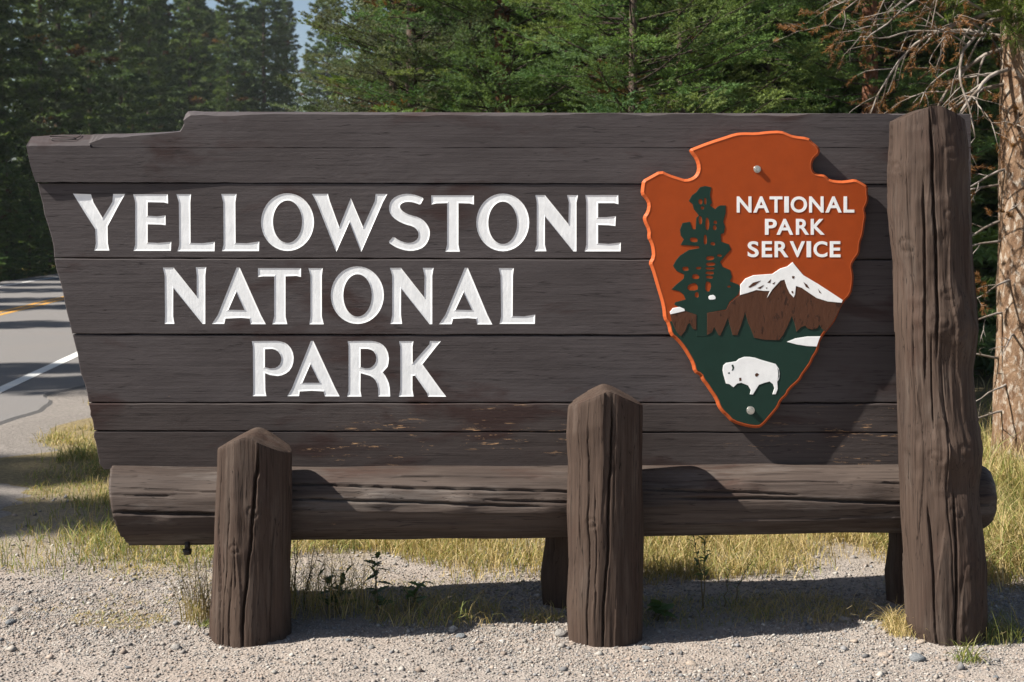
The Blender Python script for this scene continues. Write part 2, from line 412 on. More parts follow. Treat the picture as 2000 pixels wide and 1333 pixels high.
row2 = [
 (Z3([(685,593),(760,593),(925,800),(925,650),(918,590),(992,590),(985,650),(985,993),(966,993),(757,735),(757,940),(766,993),(697,993),(700,940),(697,650)]), []),
 (Z3([(1208,593),(1230,593),(1380,930),(1415,995),(1308,995),(1300,955),(1240,950),(1128,955),(1120,993),(1033,993),(1075,930)]), [Z3([(1205,765),(1150,893),(1265,895)])]),
 (Z3([(1360,597),(1665,597),(1665,660),(1630,652),(1555,655),(1555,940),(1568,995),(1462,995),(1475,940),(1475,655),(1395,655),(1360,660)]), []),
 (Z3([(1718,597),(1820,597),(1813,650),(1813,940),(1827,996),(1725,996),(1733,940),(1733,650)]), []),
 (ell(697.9,576.9,51.8,56.2), [ell(698.3,577.4,27.9,41.5)]),
 (Z4([(297,595),(375,595),(540,805),(543,650),(530,595),(607,595),(597,650),(597,995),(578,995),(375,740),(375,930),(383,993),(300,993),(313,930),(313,650)]), []),
 (Z4([(828,595),(850,595),(990,930),(1024,997),(917,997),(910,957),(850,952),(745,957),(735,995),(645,995),(690,930)]), [Z4([(820,768),(763,893),(880,895)])]),
 (Z4([(1070,597),(1177,597),(1170,650),(1168,938),(1250,940),(1328,927),(1326,993),(1075,993),(1087,940),(1083,650)]), []),
]
row3 = [
 (Z5([(103,80),(330,78),(372,84),(410,95),(440,115),(465,145),(484,185),(492,230),(488,278),(475,320),(452,355),(420,380),(380,398),(340,405),(270,395),(225,378),(228,540),(238,592),(112,592),(116,540),(113,130)]), [Z5([(224,155),(290,152),(320,160),(345,175),(368,205),(378,235),(376,268),(365,295),(345,316),(320,330),(270,335),(224,322)])]),
 (Z5([(652,78),(675,78),(880,520),(920,594),(783,594),(770,548),(660,542),(548,548),(542,592),(433,592),(475,520)]), [Z5([(648,295),(573,468),(735,468)])]),
 (Z5([(995,80),(1210,78),(1252,84),(1290,95),(1322,115),(1350,145),(1370,190),(1378,240),(1374,285),(1365,320),(1320,370),(1345,402),(1360,430),(1376,468),(1385,510),(1390,595),(1280,595),(1278,520),(1268,475),(1250,440),(1228,418),(1200,402),(1115,378),(1113,540),(1123,596),(990,596),(1003,540),(1003,130)]), [Z5([(1115,152),(1180,152),(1210,160),(1235,175),(1254,202),(1262,235),(1258,268),(1245,295),(1225,316),(1200,332),(1155,335),(1115,322)])]),
 (Z5([(1473,80),(1607,80),(1598,130),(1598,285),(1755,110),(1760,78),(1863,80),(1820,130),(1690,295),(1860,530),(1912,597),(1742,597),(1735,565),(1620,400),(1597,405),(1597,530),(1608,595),(1470,597),(1485,530),(1485,130)]), []),
]

def edge_x(y):
    return float(np.interp(y, [262,285,340,355,366,416,459,505,539,581,655,716,779,839,900,920], [50,54,67,72,74,87,99,105.5,114,124.5,141,156,171,183,192,204]))
RX = 1896.0
rnd = random.Random(11)
def plank(y0, y1, off, letters, mat, warp=None, y0r=None, y1r=None, bev=1.6):
    """board between photo rows y0 and y1 (y0r/y1r at the right end)"""
    y0r = y0 if y0r is None else y0r; y1r = y1 if y1r is None else y1r
    top = [(x, y0 + (y0r - y0) * x / RX) for x in np.linspace(edge_x(y0), RX, 60)]
    bot = [(x, y1 + (y1r - y1) * x / RX) for x in np.linspace(RX, edge_x(y1), 60)]
    side = [(edge_x(y), y) for y in np.linspace(y1, y0, 8)[1:-1]]
    p = [(x, y + rnd.gauss(0, 0.35)) for x, y in top + bot] + [(x + rnd.gauss(0, 1.2), y) for x, y in side]
    return board(p, off, letters, mat, warp, bev)
def board(p, off, letters, mat, warp=None, bev=1.6, front=None):
    fd = DP + off
    D = (lambda q: fd + warp(q)) if warp else fd
    Dm = (lambda q: fd + warp(q) + 0.004) if warp else fd + 0.004
    s = Solid(); fr = front if front else inset(p, bev)
    s.cap([fr] + [l[0] for l in letters], D, DP)
    for l in letters:
        for h in l[1]: s.cap([h], D, DP)
    s.wall(fr, p, D, Dm, DP) if not front else s.wall(fr, p, D, lambda q: Dm + 0.05 * max(0.0, 1 - 0), DP)
    s.wall(p, p, Dm if not front else Dm + 0.05, DP + 0.09, DP)
    s.cap([p], DP + 0.09, DP)
    o = s.build('plank', mat, sign)
    for l in letters:
        t = Solid()
        loops = [l[0]] + l[1]; ins = [inset(l[0], 3.0)] + [inset(h, -3.0) for h in l[1]]
        for a, b in zip(loops, ins): t.wall(a, b, fd, fd + 0.0018, DP)
        t.cap(ins, fd + 0.0018, DP)
        q = t.build('letter', M['white'], o)
    return o

# top board: broken away at its left end, weathered sloping top edge
A_bot = [(x, 288.5 + rnd.gauss(0, 0.3)) for x in np.linspace(RX, 172, 60)]
fx = [172, 178, 186, 200, 220, 236, 262, 300, 340, 352, 356, 360, 358, 366, 372, 380]
fy = [282, 279, 276, 271, 268.5, 269, 266, 263, 259, 258, 252, 244, 236, 230, 226, 226]
rest = np.linspace(395, RX, 110)
wav = 226 + 3.0 * np.array([vnoise(np.array([[x / 55., 0, 0]]), 4)[0] for x in rest]) - 1.5 * np.clip((rest - 400) / 200, 0, 1) + 0.8 * np.array([rnd.gauss(0, 0.5) for _ in rest])
A_front = list(zip(fx, fy)) + list(zip(rest, wav))
bx = [172, 178, 186, 200, 220, 236, 262, 300, 338, 346, 350, 354, 353, 357, 362, 374]
by = [262, 261, 261, 260.5, 260, 260, 259, 257.5, 255.5, 254, 249, 240, 232, 222, 216, 215]
A_back = list(zip(bx, by)) + [(x, 216.5 + 4.5 * (x - 400) / 1500) for x in rest]
def topboard(front, back, bot, off, mat, depth):
    fd = DP + off; s = Solid()
    s.cap([front + bot], fd, DP)
    a = s.pts(front, fd, DP); b = s.pts(back, fd + depth, DP)
    for i in range(len(front) - 1): s.f.append((a + i, a + i + 1, b + i + 1, b + i))
    lo = bot; o2 = back + lo
    s.cap([o2], fd + 0.09, DP)
    a = s.pts(back, fd + depth, DP); b = s.pts(back, fd + 0.09, DP)
    for i in range(len(back) - 1): s.f.append((a + i, a + i + 1, b + i + 1, b + i))
    # bottom and ends
    ends = [front[-1]] + lo + [front[0]]; a = s.pts(ends, fd, DP); ends2 = [back[-1]] + lo + [back[0]]; b = s.pts(ends2, fd + 0.09, DP)
    for i in range(len(ends) - 1): s.f.append((a + i, a + i + 1, b + i + 1, b + i))
    return s.build('plank', mat, sign)
topboard(A_front, A_back, A_bot, 0.0, M['plank'], 0.05)
# second board, its left end exposed and sloping
warpB = lambda q: -0.016 * max(0.0, 1 - (q[0] - 50) / 380.0)
Bx = np.linspace(50.5, 168, 14)
B_front = [(54 + (x - 50.5) * 0.985, 286 - 1.5 * (x - 50) / 120 + rnd.gauss(0, 0.7)) for x in Bx] + [(x, 289.6) for x in np.linspace(174, RX, 60)]
B_back = [(x, 265 - 4 * min(1, (x - 50) / 60)) for x in Bx] + [(x, 289.3) for x in np.linspace(174, RX, 60)]
B_bot = [(x, 356 + 3.5 * x / RX + rnd.gauss(0, 0.3)) for x in np.linspace(RX, edge_x(356), 60)] + [(edge_x(y) + rnd.gauss(0, 0.7), y) for y in (345, 330, 315, 300)]
def boardB():
    fd = DP - 0.0015; s = Solid(); tt = np.sort(np.concatenate([np.linspace(0, 1, 68) ** 1.5, [0.0668, 0.0676]])); n = len(tt)
    top = [(54 + t * (RX - 54), (285.5 if t < 0.0672 else 289.6) + rnd.gauss(0, 0.5 if t < 0.0672 else 0.2)) for t in tt]
    bk = [(50 + t * (RX - 50), 265 - 4 * min(1, t * 30)) if t < 0.0672 else (50 + t * (RX - 50), 289.3) for t in tt]
    bot = [(72 + t * (RX - 72), 356 + 3.5 * t + rnd.gauss(0, 0.3)) for t in tt]
    D = lambda q: fd + warpB(q)
    rows = [[(a[0] + (b[0] - a[0]) * k / 6 - (2.0 * math.sin(math.pi * k / 6) if a[0] < 60 else 0), a[1] + (b[1] - a[1]) * k / 6) for a, b in zip(top, bot)] for k in range(7)]
    bs = [s.pts(r_, D, DP) for r_ in rows]
    def sheet(a, b):
        for i in range(n - 1): s.f.append((a + i, a + i + 1, b + i + 1, b + i))
    for a, b in zip(bs[:-1], bs[1:]): sheet(a, b)
    b0 = s.pts(bk, fd + 0.075, DP); sheet(b0, bs[0])
    b1 = s.pts(bot, fd + 0.088, DP); sheet(bs[-1], b1)
    b2 = s.pts(bk, fd + 0.088, DP); sheet(b2, b0); sheet(b1, b2)
    e = s.pts([bk[0]] + [r_[0] for r_ in rows[1:-1]] + [bot[0]], fd + 0.088, DP)
    for k in range(6): s.f.append((bs[k], bs[k + 1], e + k + 1, e + k))
    return s.build('plank', M['plank'], sign)
pb = boardB()
plank(357.6, 503.6, 0.002, row1, M['plank'], None, 361.2, 507)
plank(505.6, 652.2, 0.0, row2, M['plank'], None, 509, 655.2)
plank(654.2, 786.4, 0.003, row3, M['plank'], None, 657.4, 787)
plank(788.4, 841, -0.001, [], M['plank_worn'], None, 789, 845)
plank(842.6, 918, 0.0, [], M['plank_worn'], None, 846.6, 918)

# unseen board added behind the planks so no light shows through the seams
bk_ = Solid(); bo = [(66, 294), (RX - 8, 294), (RX - 8, 910), (202, 910), (166, 740), (112, 505), (86, 380)]
bk_.cap([bo], DP + 0.092, DP); bk_.wall(bo, bo, DP + 0.092, DP + 0.115, DP); bk_.cap([bo], DP + 0.115, DP)
bk_.build('added_backing', M['plank_worn'], sign)
# bent wire staple on the broken end
def tube_mesh(name, lines, sides=6):
    v = []; f = []
    for pts, rad in lines:
        pts = [Vector(p) for p in pts]; n = len(pts); b = len(v); up = Vector((0.31, 0.22, 0.92))
        for i, p in enumerate(pts):
            t = (pts[min(i + 1, n - 1)] - pts[max(i - 1, 0)])
            if t.length < 1e-9: t = Vector((0, 0, 1))
            t.normalize(); u = t.cross(up)
            if u.length < 1e-3: u = t.cross(Vector((1, 0, 0)))
            u.normalize(); w = t.cross(u); r = rad[i] if hasattr(rad, '__len__') else rad
            for k in range(sides):
                a = 2 * math.pi * k / sides; v.append(tuple(p + (u * math.cos(a) + w * math.sin(a)) * r))
        for i in range(n - 1):
            for k in range(sides):
                k2 = (k + 1) % sides; f.append((b + i * sides + k, b + i * sides + k2, b + (i + 1) * sides + k2, b + (i + 1) * sides + k))
        f.append(tuple(b + k for k in range(sides))[::-1]); f.append(tuple(b + (n - 1) * sides + k for k in range(sides)))
    return pymesh(name, v, f)
def slope(x, y):   # point on the sloping end of board B, a little proud
    t = (286 - y) / 22.0; d = DP - 0.0015 - 0.016 + t * 0.075; X_, _, Z_ = px(x, y, DP); return (X_, d - 0.004, Z_ + 0.003)
link('wire', tube_mesh('wire', [([slope(*q) for q in ((146, 273), (128, 274.5), (100, 274), (93, 271), (91, 267), (115, 266.5), (136, 267.5), (144, 271), (150, 266), (149, 262))], 0.0022)]), M['iron'], pb)

# posts and log ---------------------------------------------------------------------------------
def angles(n, front=0.72):
    """angles around a post, packed denser on the side facing -Y (angle -90 deg)"""
    nf = int(n * front); a = np.linspace(-math.pi, 0, nf, endpoint=False) - 0.0
    b = np.linspace(0, math.pi, n - nf, endpoint=False); return np.concatenate([a, b])
def pymod(d): return (d + math.pi) % (2 * math.pi) - math.pi
def crack_disp(th, u, r, cracks, seed):
    d = np.zeros_like(th)
    for k, (t0, t1, u0, u1, w, dep) in enumerate(cracks):
        q = np.clip((u - u0) / (u1 - u0), 0, 1)
        path = t0 + (t1 - t0) * q + 0.05 * fbm(np.stack([u * 9, np.full_like(u, k * 3.3), np.zeros_like(u)], 1), seed + k, 4)
        env = np.clip(np.minimum(u - u0, u1 - u) / (0.12 * (u1 - u0)), 0, 1)
        dist = np.abs(pymod(th - path)) * r
        d -= dep * env * np.exp(-(dist / (w * (0.35 + 0.65 * env))) ** 4)
    return d
def knot_disp(th, z, r, knots):
    d = np.zeros_like(th)
    for (t0, z0, s, a) in knots:
        dist = np.sqrt((pymod(th - t0) * r * 0.8) ** 2 + (z - z0) ** 2)
        dist = dist * (1 + 0.35 * vnoise(np.stack([th * 5, z * 25, th * 0 + z0], 1), 9))
        d += a * np.exp(-(dist / (2.0 * s)) ** 2) - 0.004 * np.exp(-((dist - 0.55 * s) / (0.16 * s)) ** 2)
    return d
def make_post(name, Dc, L, R, apex, sh, seed, cracks, knots, na=230, nz=150, rough=1.0, mat='post'):
    """L,R = photo silhouettes [(x,y)...]; apex=(x,y) of ridge; sh = photo row of the shoulders"""
    zL = [CH + (HZ - y) / F * Dc for _, y in L]; zR = [CH + (HZ - y) / F * Dc for _, y in R]
    wl = lambda z: np.interp(z, zL[::-1], [(x - 1000) / F * Dc for x, _ in L][::-1])
    wr = lambda z: np.interp(z, zR[::-1], [(x - 1000) / F * Dc for x, _ in R][::-1])
    za = CH + (HZ - apex[1]) / F * Dc; zs = CH + (HZ - sh) / F * Dc; xr = (apex[0] - 1000) / F * Dc
    zb = -0.12; th1 = angles(na); uu = np.linspace(0, 1, nz)
    rt = (wr(zs) - wl(zs)) / 2
    def ztop(x): return za - np.sqrt((x - xr) ** 2 + 0.0004) * (za - zs) / rt + 0.02 * (za - zs) / rt
    TH, U = np.meshgrid(th1, uu); TH = TH.ravel(); U = U.ravel()
    z0 = zb + (zs - zb) * U; cx = (wl(z0) + wr(z0)) / 2; r = (wr(z0) - wl(z0)) / 2
    zt = ztop(cx + r * np.cos(TH)); z = zb + (zt - zb) * U
    cs = np.stack([np.cos(TH) * 1.5, np.sin(TH) * 1.5, z * 2.2], 1)
    dsp = 0.009 * rough * fbm(cs, seed, 3) + 0.0022 * rough * fbm(np.stack([np.cos(TH) * 14, np.sin(TH) * 14, z * 5], 1), seed + 9, 3)
    # hewn flats: cells of drawknife facets
    fa = np.floor((TH + 0.35 * vnoise(np.stack([z * 1.4, TH * 0, TH * 0 + seed], 1), 2)) / 0.62); ft = (TH / 0.62) - fa
    dsp += 0.0045 * rough * (vnoise(np.stack([fa * 1.7, z * 3.0 + fa, fa * 0 + seed], 1), 5) - 0.6 * np.cos((ft - 0.5) * math.pi))
    dsp += crack_disp(TH, U, r, cracks, seed) + knot_disp(TH, z, r, knots)
    rim = np.clip((U - 0.985) / 0.015, 0, 1); dsp -= 0.0025 * rim ** 2
    rr = r + dsp
    v = np.stack([cx + rr * np.cos(TH), Dc + rr * np.sin(TH), z], 1)
    idx = np.arange(na * nz).reshape(nz, na); nxt = np.roll(idx, -1, 1)
    f = np.stack([idx[:-1].ravel(), nxt[:-1].ravel(), nxt[1:].ravel(), idx[1:].ravel()], 1).tolist()
    V = v.tolist(); last = idx[-1]; c0 = np.array([cx[-na:].mean(), Dc])
    ring0 = v[last]; b = len(V); V += ring0.tolist(); prev = np.arange(b, b + na)   # own rim vertices: a crisp saw cut
    for k in range(1, 13):
        s = 1 - k / 12.0 if k < 12 else 0.02
        x = c0[0] + (ring0[:, 0] - c0[0]) * s; y = c0[1] + (ring0[:, 1] - c0[1]) * s
        zz = ztop(x) + 0.003 * fbm(np.stack([x * 30, y * 8, y * 0], 1), seed, 3) * (1 if k > 1 else 0)
        b = len(V); V += np.stack([x, y, zz], 1).tolist(); cur = np.arange(b, b + na)
        f += np.stack([prev, np.roll(prev, -1), np.roll(cur, -1), cur], 1).tolist(); prev = cur
    f.append(prev.tolist()); f.append(idx[0].tolist()[::-1])
    return link(name, pymesh(name, V, f), M[mat], sign)
H = -math.pi / 2
kz = lambda y, D=5.65: CH + (HZ - y) / F * D
make_post('post', 5.65, [(425,885),(424,930),(421,1000),(420,1060),(417,1130),(413,1190),(411,1262)], [(570,882),(569,1000),(567,1100),(567,1200),(569,1262)], (491,845), 884, 21,
          [(H - 0.05, H + 0.28, 0.08, 1.0, 0.0055, 0.03), (H - 0.55, H - 0.5, 0.0, 0.8, 0.0026, 0.008), (H - 0.9, H - 0.85, 0.2, 1.0, 0.0022, 0.007), (H - 0.25, H - 0.3, 0.35, 0.6, 0.0022, 0.006), (H - 0.38, H - 0.36, 0.0, 0.45, 0.0025, 0.008), (H + .7, H + .75, .1, .7, .0025, .008)],
          [(H - 0.33, kz(1058), 0.028, 0.006), (H + 0.2, kz(985), 0.03, 0.006)])
make_post('post', 5.65, [(1110,795),(1106,850),(1110,905),(1107,1000),(1110,1100),(1106,1180),(1108,1262)], [(1257,800),(1256,950),(1257,1050),(1255,1150),(1253,1262)], (1184,758), 796, 33,
          [(H - 0.12, H + 0.12, 0.03, 1.0, 0.005, 0.028), (H - 0.55, H - 0.5, 0.02, 0.97, 0.0028, 0.010), (H - 0.8, H - 0.78, 0.4, 1.0, 0.0022, 0.007), (H - 0.3, H - 0.32, 0.2, 0.7, 0.002, 0.006), (H + 0.15, H + 0.2, 0.5, 0.95, 0.0022, 0.006)],
          [(H - 0.42, kz(1008), 0.028, 0.005), (H + 0.05, kz(880), 0.02, 0.003)])
make_post('post', 5.66, [(1738,242),(1741,420),(1750,520),(1752,640),(1757,830),(1762,1000),(1768,1120),(1772,1215),(1785,1270)], [(1880,246),(1889,330),(1893,450),(1897,560),(1904,640),(1897,720),(1903,800),(1913,880),(1906,950),(1917,1050),(1922,1150),(1926,1270)], (1808,212), 244, 47,
          [(H - 0.25, H - 0.2, 0.55, 1.0, 0.005, 0.03), (H - 0.6, H - 0.45, 0.5, 0.88, 0.0045, 0.02), (H - 0.15, H + 0.1, 0.02, 0.33, 0.0045, 0.022), (H - 0.55, H - 0.6, 0.0, 0.30, 0.004, 0.016), (H - 0.9, H - 0.85, 0.3, 0.99, 0.0025, 0.008), (H - 0.1, H - 0.1, 0.1, 0.6, 0.0025, 0.008), (H - 0.4, H - 0.4, 0.42, 0.6, 0.003, 0.012)],
          [(H + 0.25, kz(300), 0.045, 0.012), (H + 0.2, kz(420), 0.04, 0.010), (H + 0.05, kz(575), 0.028, 0.006), (H - 0.2, kz(625), 0.04, 0.014), (H + 0.3, kz(640), 0.04, 0.014), (H + 0.1, kz(985), 0.032, 0.007), (H + 0.35, kz(870), 0.05, 0.014), (H - .4, kz(880), .04, .008), (H + 0.4, kz(1090), 0.04, 0.012), (H - 1.0, kz(480), .05, .010), (H - 1.2, kz(330), .03, .008), (H + 0.5, kz(1170), 0.04, 0.010)], nz=260, na=240, rough=1.35)
# rear supports behind the log
def rear(cx, yb, D, r, seed, ytop=300):
    k = r * F / D
    make_post('rear_post', D, [(cx - k, ytop), (cx - k * 0.93, 1060), (cx - k * 1.1, 1120), (cx - k, yb), (cx - k * 1.02, yb + 40)], [(cx + k, ytop), (cx + k, yb + 40)], (cx, ytop - 10), ytop, seed, [(H, H + 0.1, 0.0, 0.9, 0.004, 0.015)], [], 60, 70)
rear(500, 1180, 6.16, 0.125, 61); rear(1113, 1185, 6.15, 0.118, 62); rear(1785, 1170, 6.16, 0.118, 63)

def make_log():
    Dc = 5.885; na, nl = 200, 330
    xt = [222, 420, 570, 800, 1105, 1260, 1500, 1760, 1928]
    yt = [909, 910, 910, 911, 911, 911, 907, 908, 906]
    yb = [1066, 1064, 1056, 1052, 1048, 1048, 1044, 1040, 1034]
    X0 = (222 - 1000) / F * Dc; X1 = (1930 - 1000) / F * Dc
    uu = np.linspace(0, 1, nl)
    # angle: 0 = up... measured in the (-Y, Z) plane; front = -Y
    a = np.linspace(-math.pi, math.pi, na, endpoint=False)
    A_, U = np.meshgrid(a, uu); A_ = A_.ravel(); U = U.ravel()
    xx = X0 + (X1 - X0) * U; xpx = 1000 + xx / Dc * F
    t = np.interp(xpx, xt, yt); b = np.interp(xpx, xt, yb)
    zc = CH + (HZ - (t + b) / 2) / F * Dc; r = (b - t) / 2 / F * Dc * 0.985
    # hewn flats along the log
    fa = np.floor((A_ + 0.25 * vnoise(np.stack([xx * 0.9, xx * 0, xx * 0], 1), 8)) / 0.55); ft = A_ / 0.55 - fa
    d = 0.007 * fbm(np.stack([np.cos(A_) * 1.6, np.sin(A_) * 1.6, xx * 2.2], 1), 70, 3) + 0.002 * fbm(np.stack([np.cos(A_) * 16, np.sin(A_) * 16, xx * 4], 1), 75, 3)
    d += 0.005 * (vnoise(np.stack([fa * 1.9, xx * 2.2 + fa, fa * 0], 1), 77) - 0.5 * np.cos((ft - 0.5) * math.pi))
    # cracks: angle about front (0 = straight to the camera, + = up)
    cr = [(0.62, 0.5, 0.0, 0.24, 0.003, 0.012), (0.05, -0.10, 0.0, 0.14, 0.006, 0.03), (0.75, 0.42, 0.15, 0.62, 0.0045, 0.022), (0.35, 0.05, 0.2, 0.5, 0.0045, 0.02), (0.25, 0.12, 0.42, 0.55, 0.0035, 0.015),
          (0.55, 0.3, 0.6, 0.78, 0.0035, 0.015), (0.3, 0.0, 0.62, 0.98, 0.005, 0.022), (0.75, 0.6, 0.7, 0.97, 0.0035, 0.015), (0.12, -0.05, 0.8, 1.0, 0.003, 0.012), (0.95, 0.9, 0.3, 0.5, 0.003, 0.01), (0.45, 0.42, 0.0, 0.08, 0.003, 0.01)]
    d += crack_disp(A_, U, r, cr, 81)
    for (an, kx, s, h) in [(0.25, 745, .035, .013), (0.2, 905, .04, .015), (0.05, 1075, .045, .014), (0.1, 600, .03, .006), (0.6, 1450, .035, .01), (0.5, 1680, .05, .012), (-.2, 350, .03, .01), (0.3, 1320, .03, .008)]:
        kX = (kx - 1000) / F * Dc; dist = np.sqrt((pymod(A_ - an) * r) ** 2 + (0.6 * (xx - kX)) ** 2)
        d += h * np.exp(-(dist / s) ** 2)
    rr = r + d
    # slanted, ragged left cut and rounded right end
    zz = zc + rr * np.sin(A_); yy = Dc - rr * np.cos(A_)
    cut = 0.085 * (0.5 - np.sin(A_) * 0.5)
    rag = 0.006 * fbm(np.stack([np.sin(A_) * 9, np.cos(A_) * 9, A_ * 0], 1), 83, 3)
    e = np.clip(1 - U / 0.06, 0, 1); xx = xx + (cut + rag) * e
    e2 = np.clip((U - 0.985) / 0.015, 0, 1)
    yy = Dc + (yy - Dc) * (1 - 0.22 * e2 ** 2); zz = zc + (zz - zc) * (1 - 0.22 * e2 ** 2)
    v = np.stack([xx, yy, zz], 1); idx = np.arange(na * nl).reshape(nl, na); nxt = np.roll(idx, -1, 1)
    f = np.stack([idx[:-1].ravel(), nxt[:-1].ravel(), nxt[1:].ravel(), idx[1:].ravel()], 1).tolist()
    f.append(idx[0].tolist()[::-1]); f.append(idx[-1].tolist())
    return link('log_rail', pymesh('log_rail', v.tolist(), f), M['log'], sign)
make_log()
# bolt end under the log
zb_ = CH + (HZ - 1066) / F * 5.85
link('bolt', tube_mesh('bolt', [([px(366, 1058, 5.80), px(366, 1073, 5.80)], 0.012), ([px(366, 1073, 5.80), px(366, 1083, 5.80)], [0.02, 0.017])], 8), M['iron'], sign)

# ------------------------------------------------------------------ arrowhead emblem
DE = DP - 0.052
OUT = (E1([(480,212),(540,188),(600,165),(670,140),(740,118),(840,85),(900,78),(1010,80),(1100,68),(1210,64),(1260,85),(1310,105),(1430,118),(1455,150),(1500,185),(1520,215),(1512,255),(1478,280),(1458,320),(1458,355),(1468,385),(1490,405),(1550,412),(1575,430),(1600,455),(1680,465),(1740,460),(1800,450),(1850,475),(1905,510),(1900,560),(1908,610),(1895,655),(1875,690),(1890,740),(1880,790),(1875,830),(1865,900),(1840,960),(1838,1040),(1800,1090),(1772,1140),(1785,1190)])
  + E2([(1668,190),(1650,290),(1590,350),(1565,400),(1545,450),(1520,500),(1460,570),(1440,600),(1415,640),(1410,690),(1395,725),(1370,760),(1355,800),(1320,850),(1290,890),(1270,930),(1190,1000),(1175,1040),(1130,1080),(1110,1130),(1060,1190),(1000,1260),(960,1285),(870,1275),(760,1240),(720,1195),(690,1170),(660,1130),(640,1070),(595,1005),(570,965),(540,930),(525,890),(480,870),(465,800),(430,740),(400,690),(350,630),(300,590),(285,510),(255,470),(250,400),(235,330),(210,250),(190,180),(165,95)])
  + E1([(155,1120),(185,1070),(180,1000),(165,950),(145,920),(150,860),(115,790),(110,750),(140,710),(150,650),(130,610),(92,570),(98,510),(105,460),(160,430),(250,380),(320,415),(400,440),(450,455),(510,435),(540,400),(548,350),(530,290),(490,240)]))
OUT = chaikin(OUT, 1)
emb = plate('arrowhead_emblem', OUT, M['orange'], sign, DE, DE, DP - 0.012, 4.5, (), 0.013)
emb['label'] = 'orange brown arrowhead shaped emblem board'
# rim: bevelled ring, same orange with the sun's brightness put into its colour
ri = Solid(); i1 = inset(OUT, 4.4); i0 = inset(OUT, -0.6); i2 = inset(OUT, 5.6)
ri.wall(i2, i1, DE - 0.0010, DE - 0.0012, DE); ri.wall(i1, i0, DE - 0.0012, DE + 0.013, DE); ri.wall(i0, i0, DE + 0.013, DE + 0.028, DE); ri.wall(i0, inset(OUT, 0.4), DE + 0.028, DE + 0.034, DE)
ri.build('rim', M['rim'], emb)
def ep(name, poly, mat, lift, holes=(), th=0.001, bev=0.5):
    return plate(name, ccw(poly), M[mat], emb, DE, DE - lift, DE + th, bev, [ccw(h) for h in holes], 0.0005)
# green field at the foot
ring = inset(OUT, 6.0)
low = [p for p in ring if p[1] > 628]
low = sorted(low, key=lambda p: 0)  # keep order
top_edge = E2([(1500,480),(1420,470),(1300,470),(1230,470),(1205,432),(1180,470),(1000,470),(880,470),(858,405),(836,470),(740,430),(690,470),(640,470),(575,470),(500,470),(430,470),(330,480)])
k0 = max(range(len(low)), key=lambda i: low[i][0])
first = [i for i in range(len(ring)) if ring[i][1] > 628][0]
ep('green_field', low + top_edge[::-1], 'green', 0.0012)
tr = (E1([(600,505),(650,515),(640,580),(655,640),(640,660),(680,690),(700,670),(720,660),(765,660),(765,720),(745,790),(760,830),(750,880),(725,890),(730,950),(790,970),(806,1010),(770,1050),(720,1110),(740,1150),(800,1175),(815,1230)])
  + E2([(745,190),(810,215),(825,240),(805,290),(740,345),(715,400),(575,425),(575,600),(497,600),(497,440),(410,410),(375,390),(330,360),(340,345),(415,325),(400,290),(370,265),(310,250),(345,215),(400,170),(405,140),(350,115),(330,90)])
  + E1([(345,1140),(370,1095),(400,1060),(470,1015),(555,1000),(550,985),(405,975),(430,930),(405,900),(400,855),(420,800),(480,790),(500,850),(525,850),(530,760),(550,740),(510,690),(500,650),(470,625),(495,580),(530,555),(560,515)]))
hr = random.Random(4)
hl = [E1(ell(*q, 9, 2.6, 0.12, hr)) for q in [(563,632,16,20),(602,628,9,26),(580,680,12,12),(563,780,13,33),(618,805,14,48),(682,795,13,13),(677,838,13,19),(510,935,30,19),(603,935,12,38),(663,965,17,12),(640,1080,33,16),(645,1128,38,14),(640,1163,34,9),(636,1198,34,11),(635,1232,28,11),(445,1165,24,15),(550,1160,20,9),(525,1228,28,18),(715,1060,18,9)]]
hl += [E2(ell(*q, 9, 2.6, 0.12, hr)) for q in [(470,232,40,26),(583,228,19,36),(498,290,14,20),(738,230,11,7)]]
ep('pine_silhouette', tr, 'green', 0.0020, hl)
ep('pale_fleck', E2(ell(612, 310, 30, 17, 9, 2.5, 0.15, hr)), 'snow', 0.003)
ep('mountain', E2([(575,425),(715,405),(745,350),(810,298),(900,240),(1050,240),(1130,160),(1220,180),(1400,300),(1580,352),(1535,450),(1500,510),(1455,565),(1430,545),(1410,510),(1395,540),(1355,550),(1320,540),(1305,520),(1275,530),(1240,565),(1225,500),(1205,445),(1175,520),(1140,590),(1110,628),(1000,625),(925,610),(905,555),(880,500),(858,420),(830,510),(800,590),(765,590),(745,520),(730,460),(710,510),(690,560),(672,595),(660,590),(628,530),(610,570),(575,590)]), 'brown', 0.0034)
ep('foothill', E2([(300,432),(410,410),(495,440),(495,550),(470,545),(445,500),(430,510),(415,555),(380,600),(350,570),(312,490)]), 'brown', 0.0034)
ep('snow_cap', E2([(1210,48),(1235,80),(1290,145),(1400,210),(1500,275),(1583,330),(1575,350),(1470,340),(1390,315),(1330,275),(1280,240),(1235,225),(1228,290),(1218,310),(1190,280),(1170,240),(1150,178),(1120,185),(1060,250),(1020,312),(1040,262),(1000,262),(940,255),(880,275),(820,292),(822,215),(860,170),(920,145),(1060,135),(1120,95),(1170,80)]), 'snow', 0.0046)
ep('snow_patch', E2([(298,418),(320,390),(370,380),(405,395),(410,410),(350,425),(303,435)]), 'snow', 0.0046)
for q in ([(880,232),(915,200),(975,183),(930,220),(890,238)], [(945,240),(1000,215),(970,246)], [(1020,200),(1050,172),(1042,202)], [(1057,208),(1082,192),(1072,212)], [(1290,195),(1318,215),(1335,245),(1308,232)], [(1398,245),(1425,282),(1408,274)], [(1205,150),(1225,152),(1220,170),(1206,168)], [(1200,262),(1212,262),(1215,280),(1204,278)], [(1008,238),(1022,234),(1016,246)]):
    ep('rock_streak', E2(q), 'brown', 0.0052, (), 0.0, 0.0)
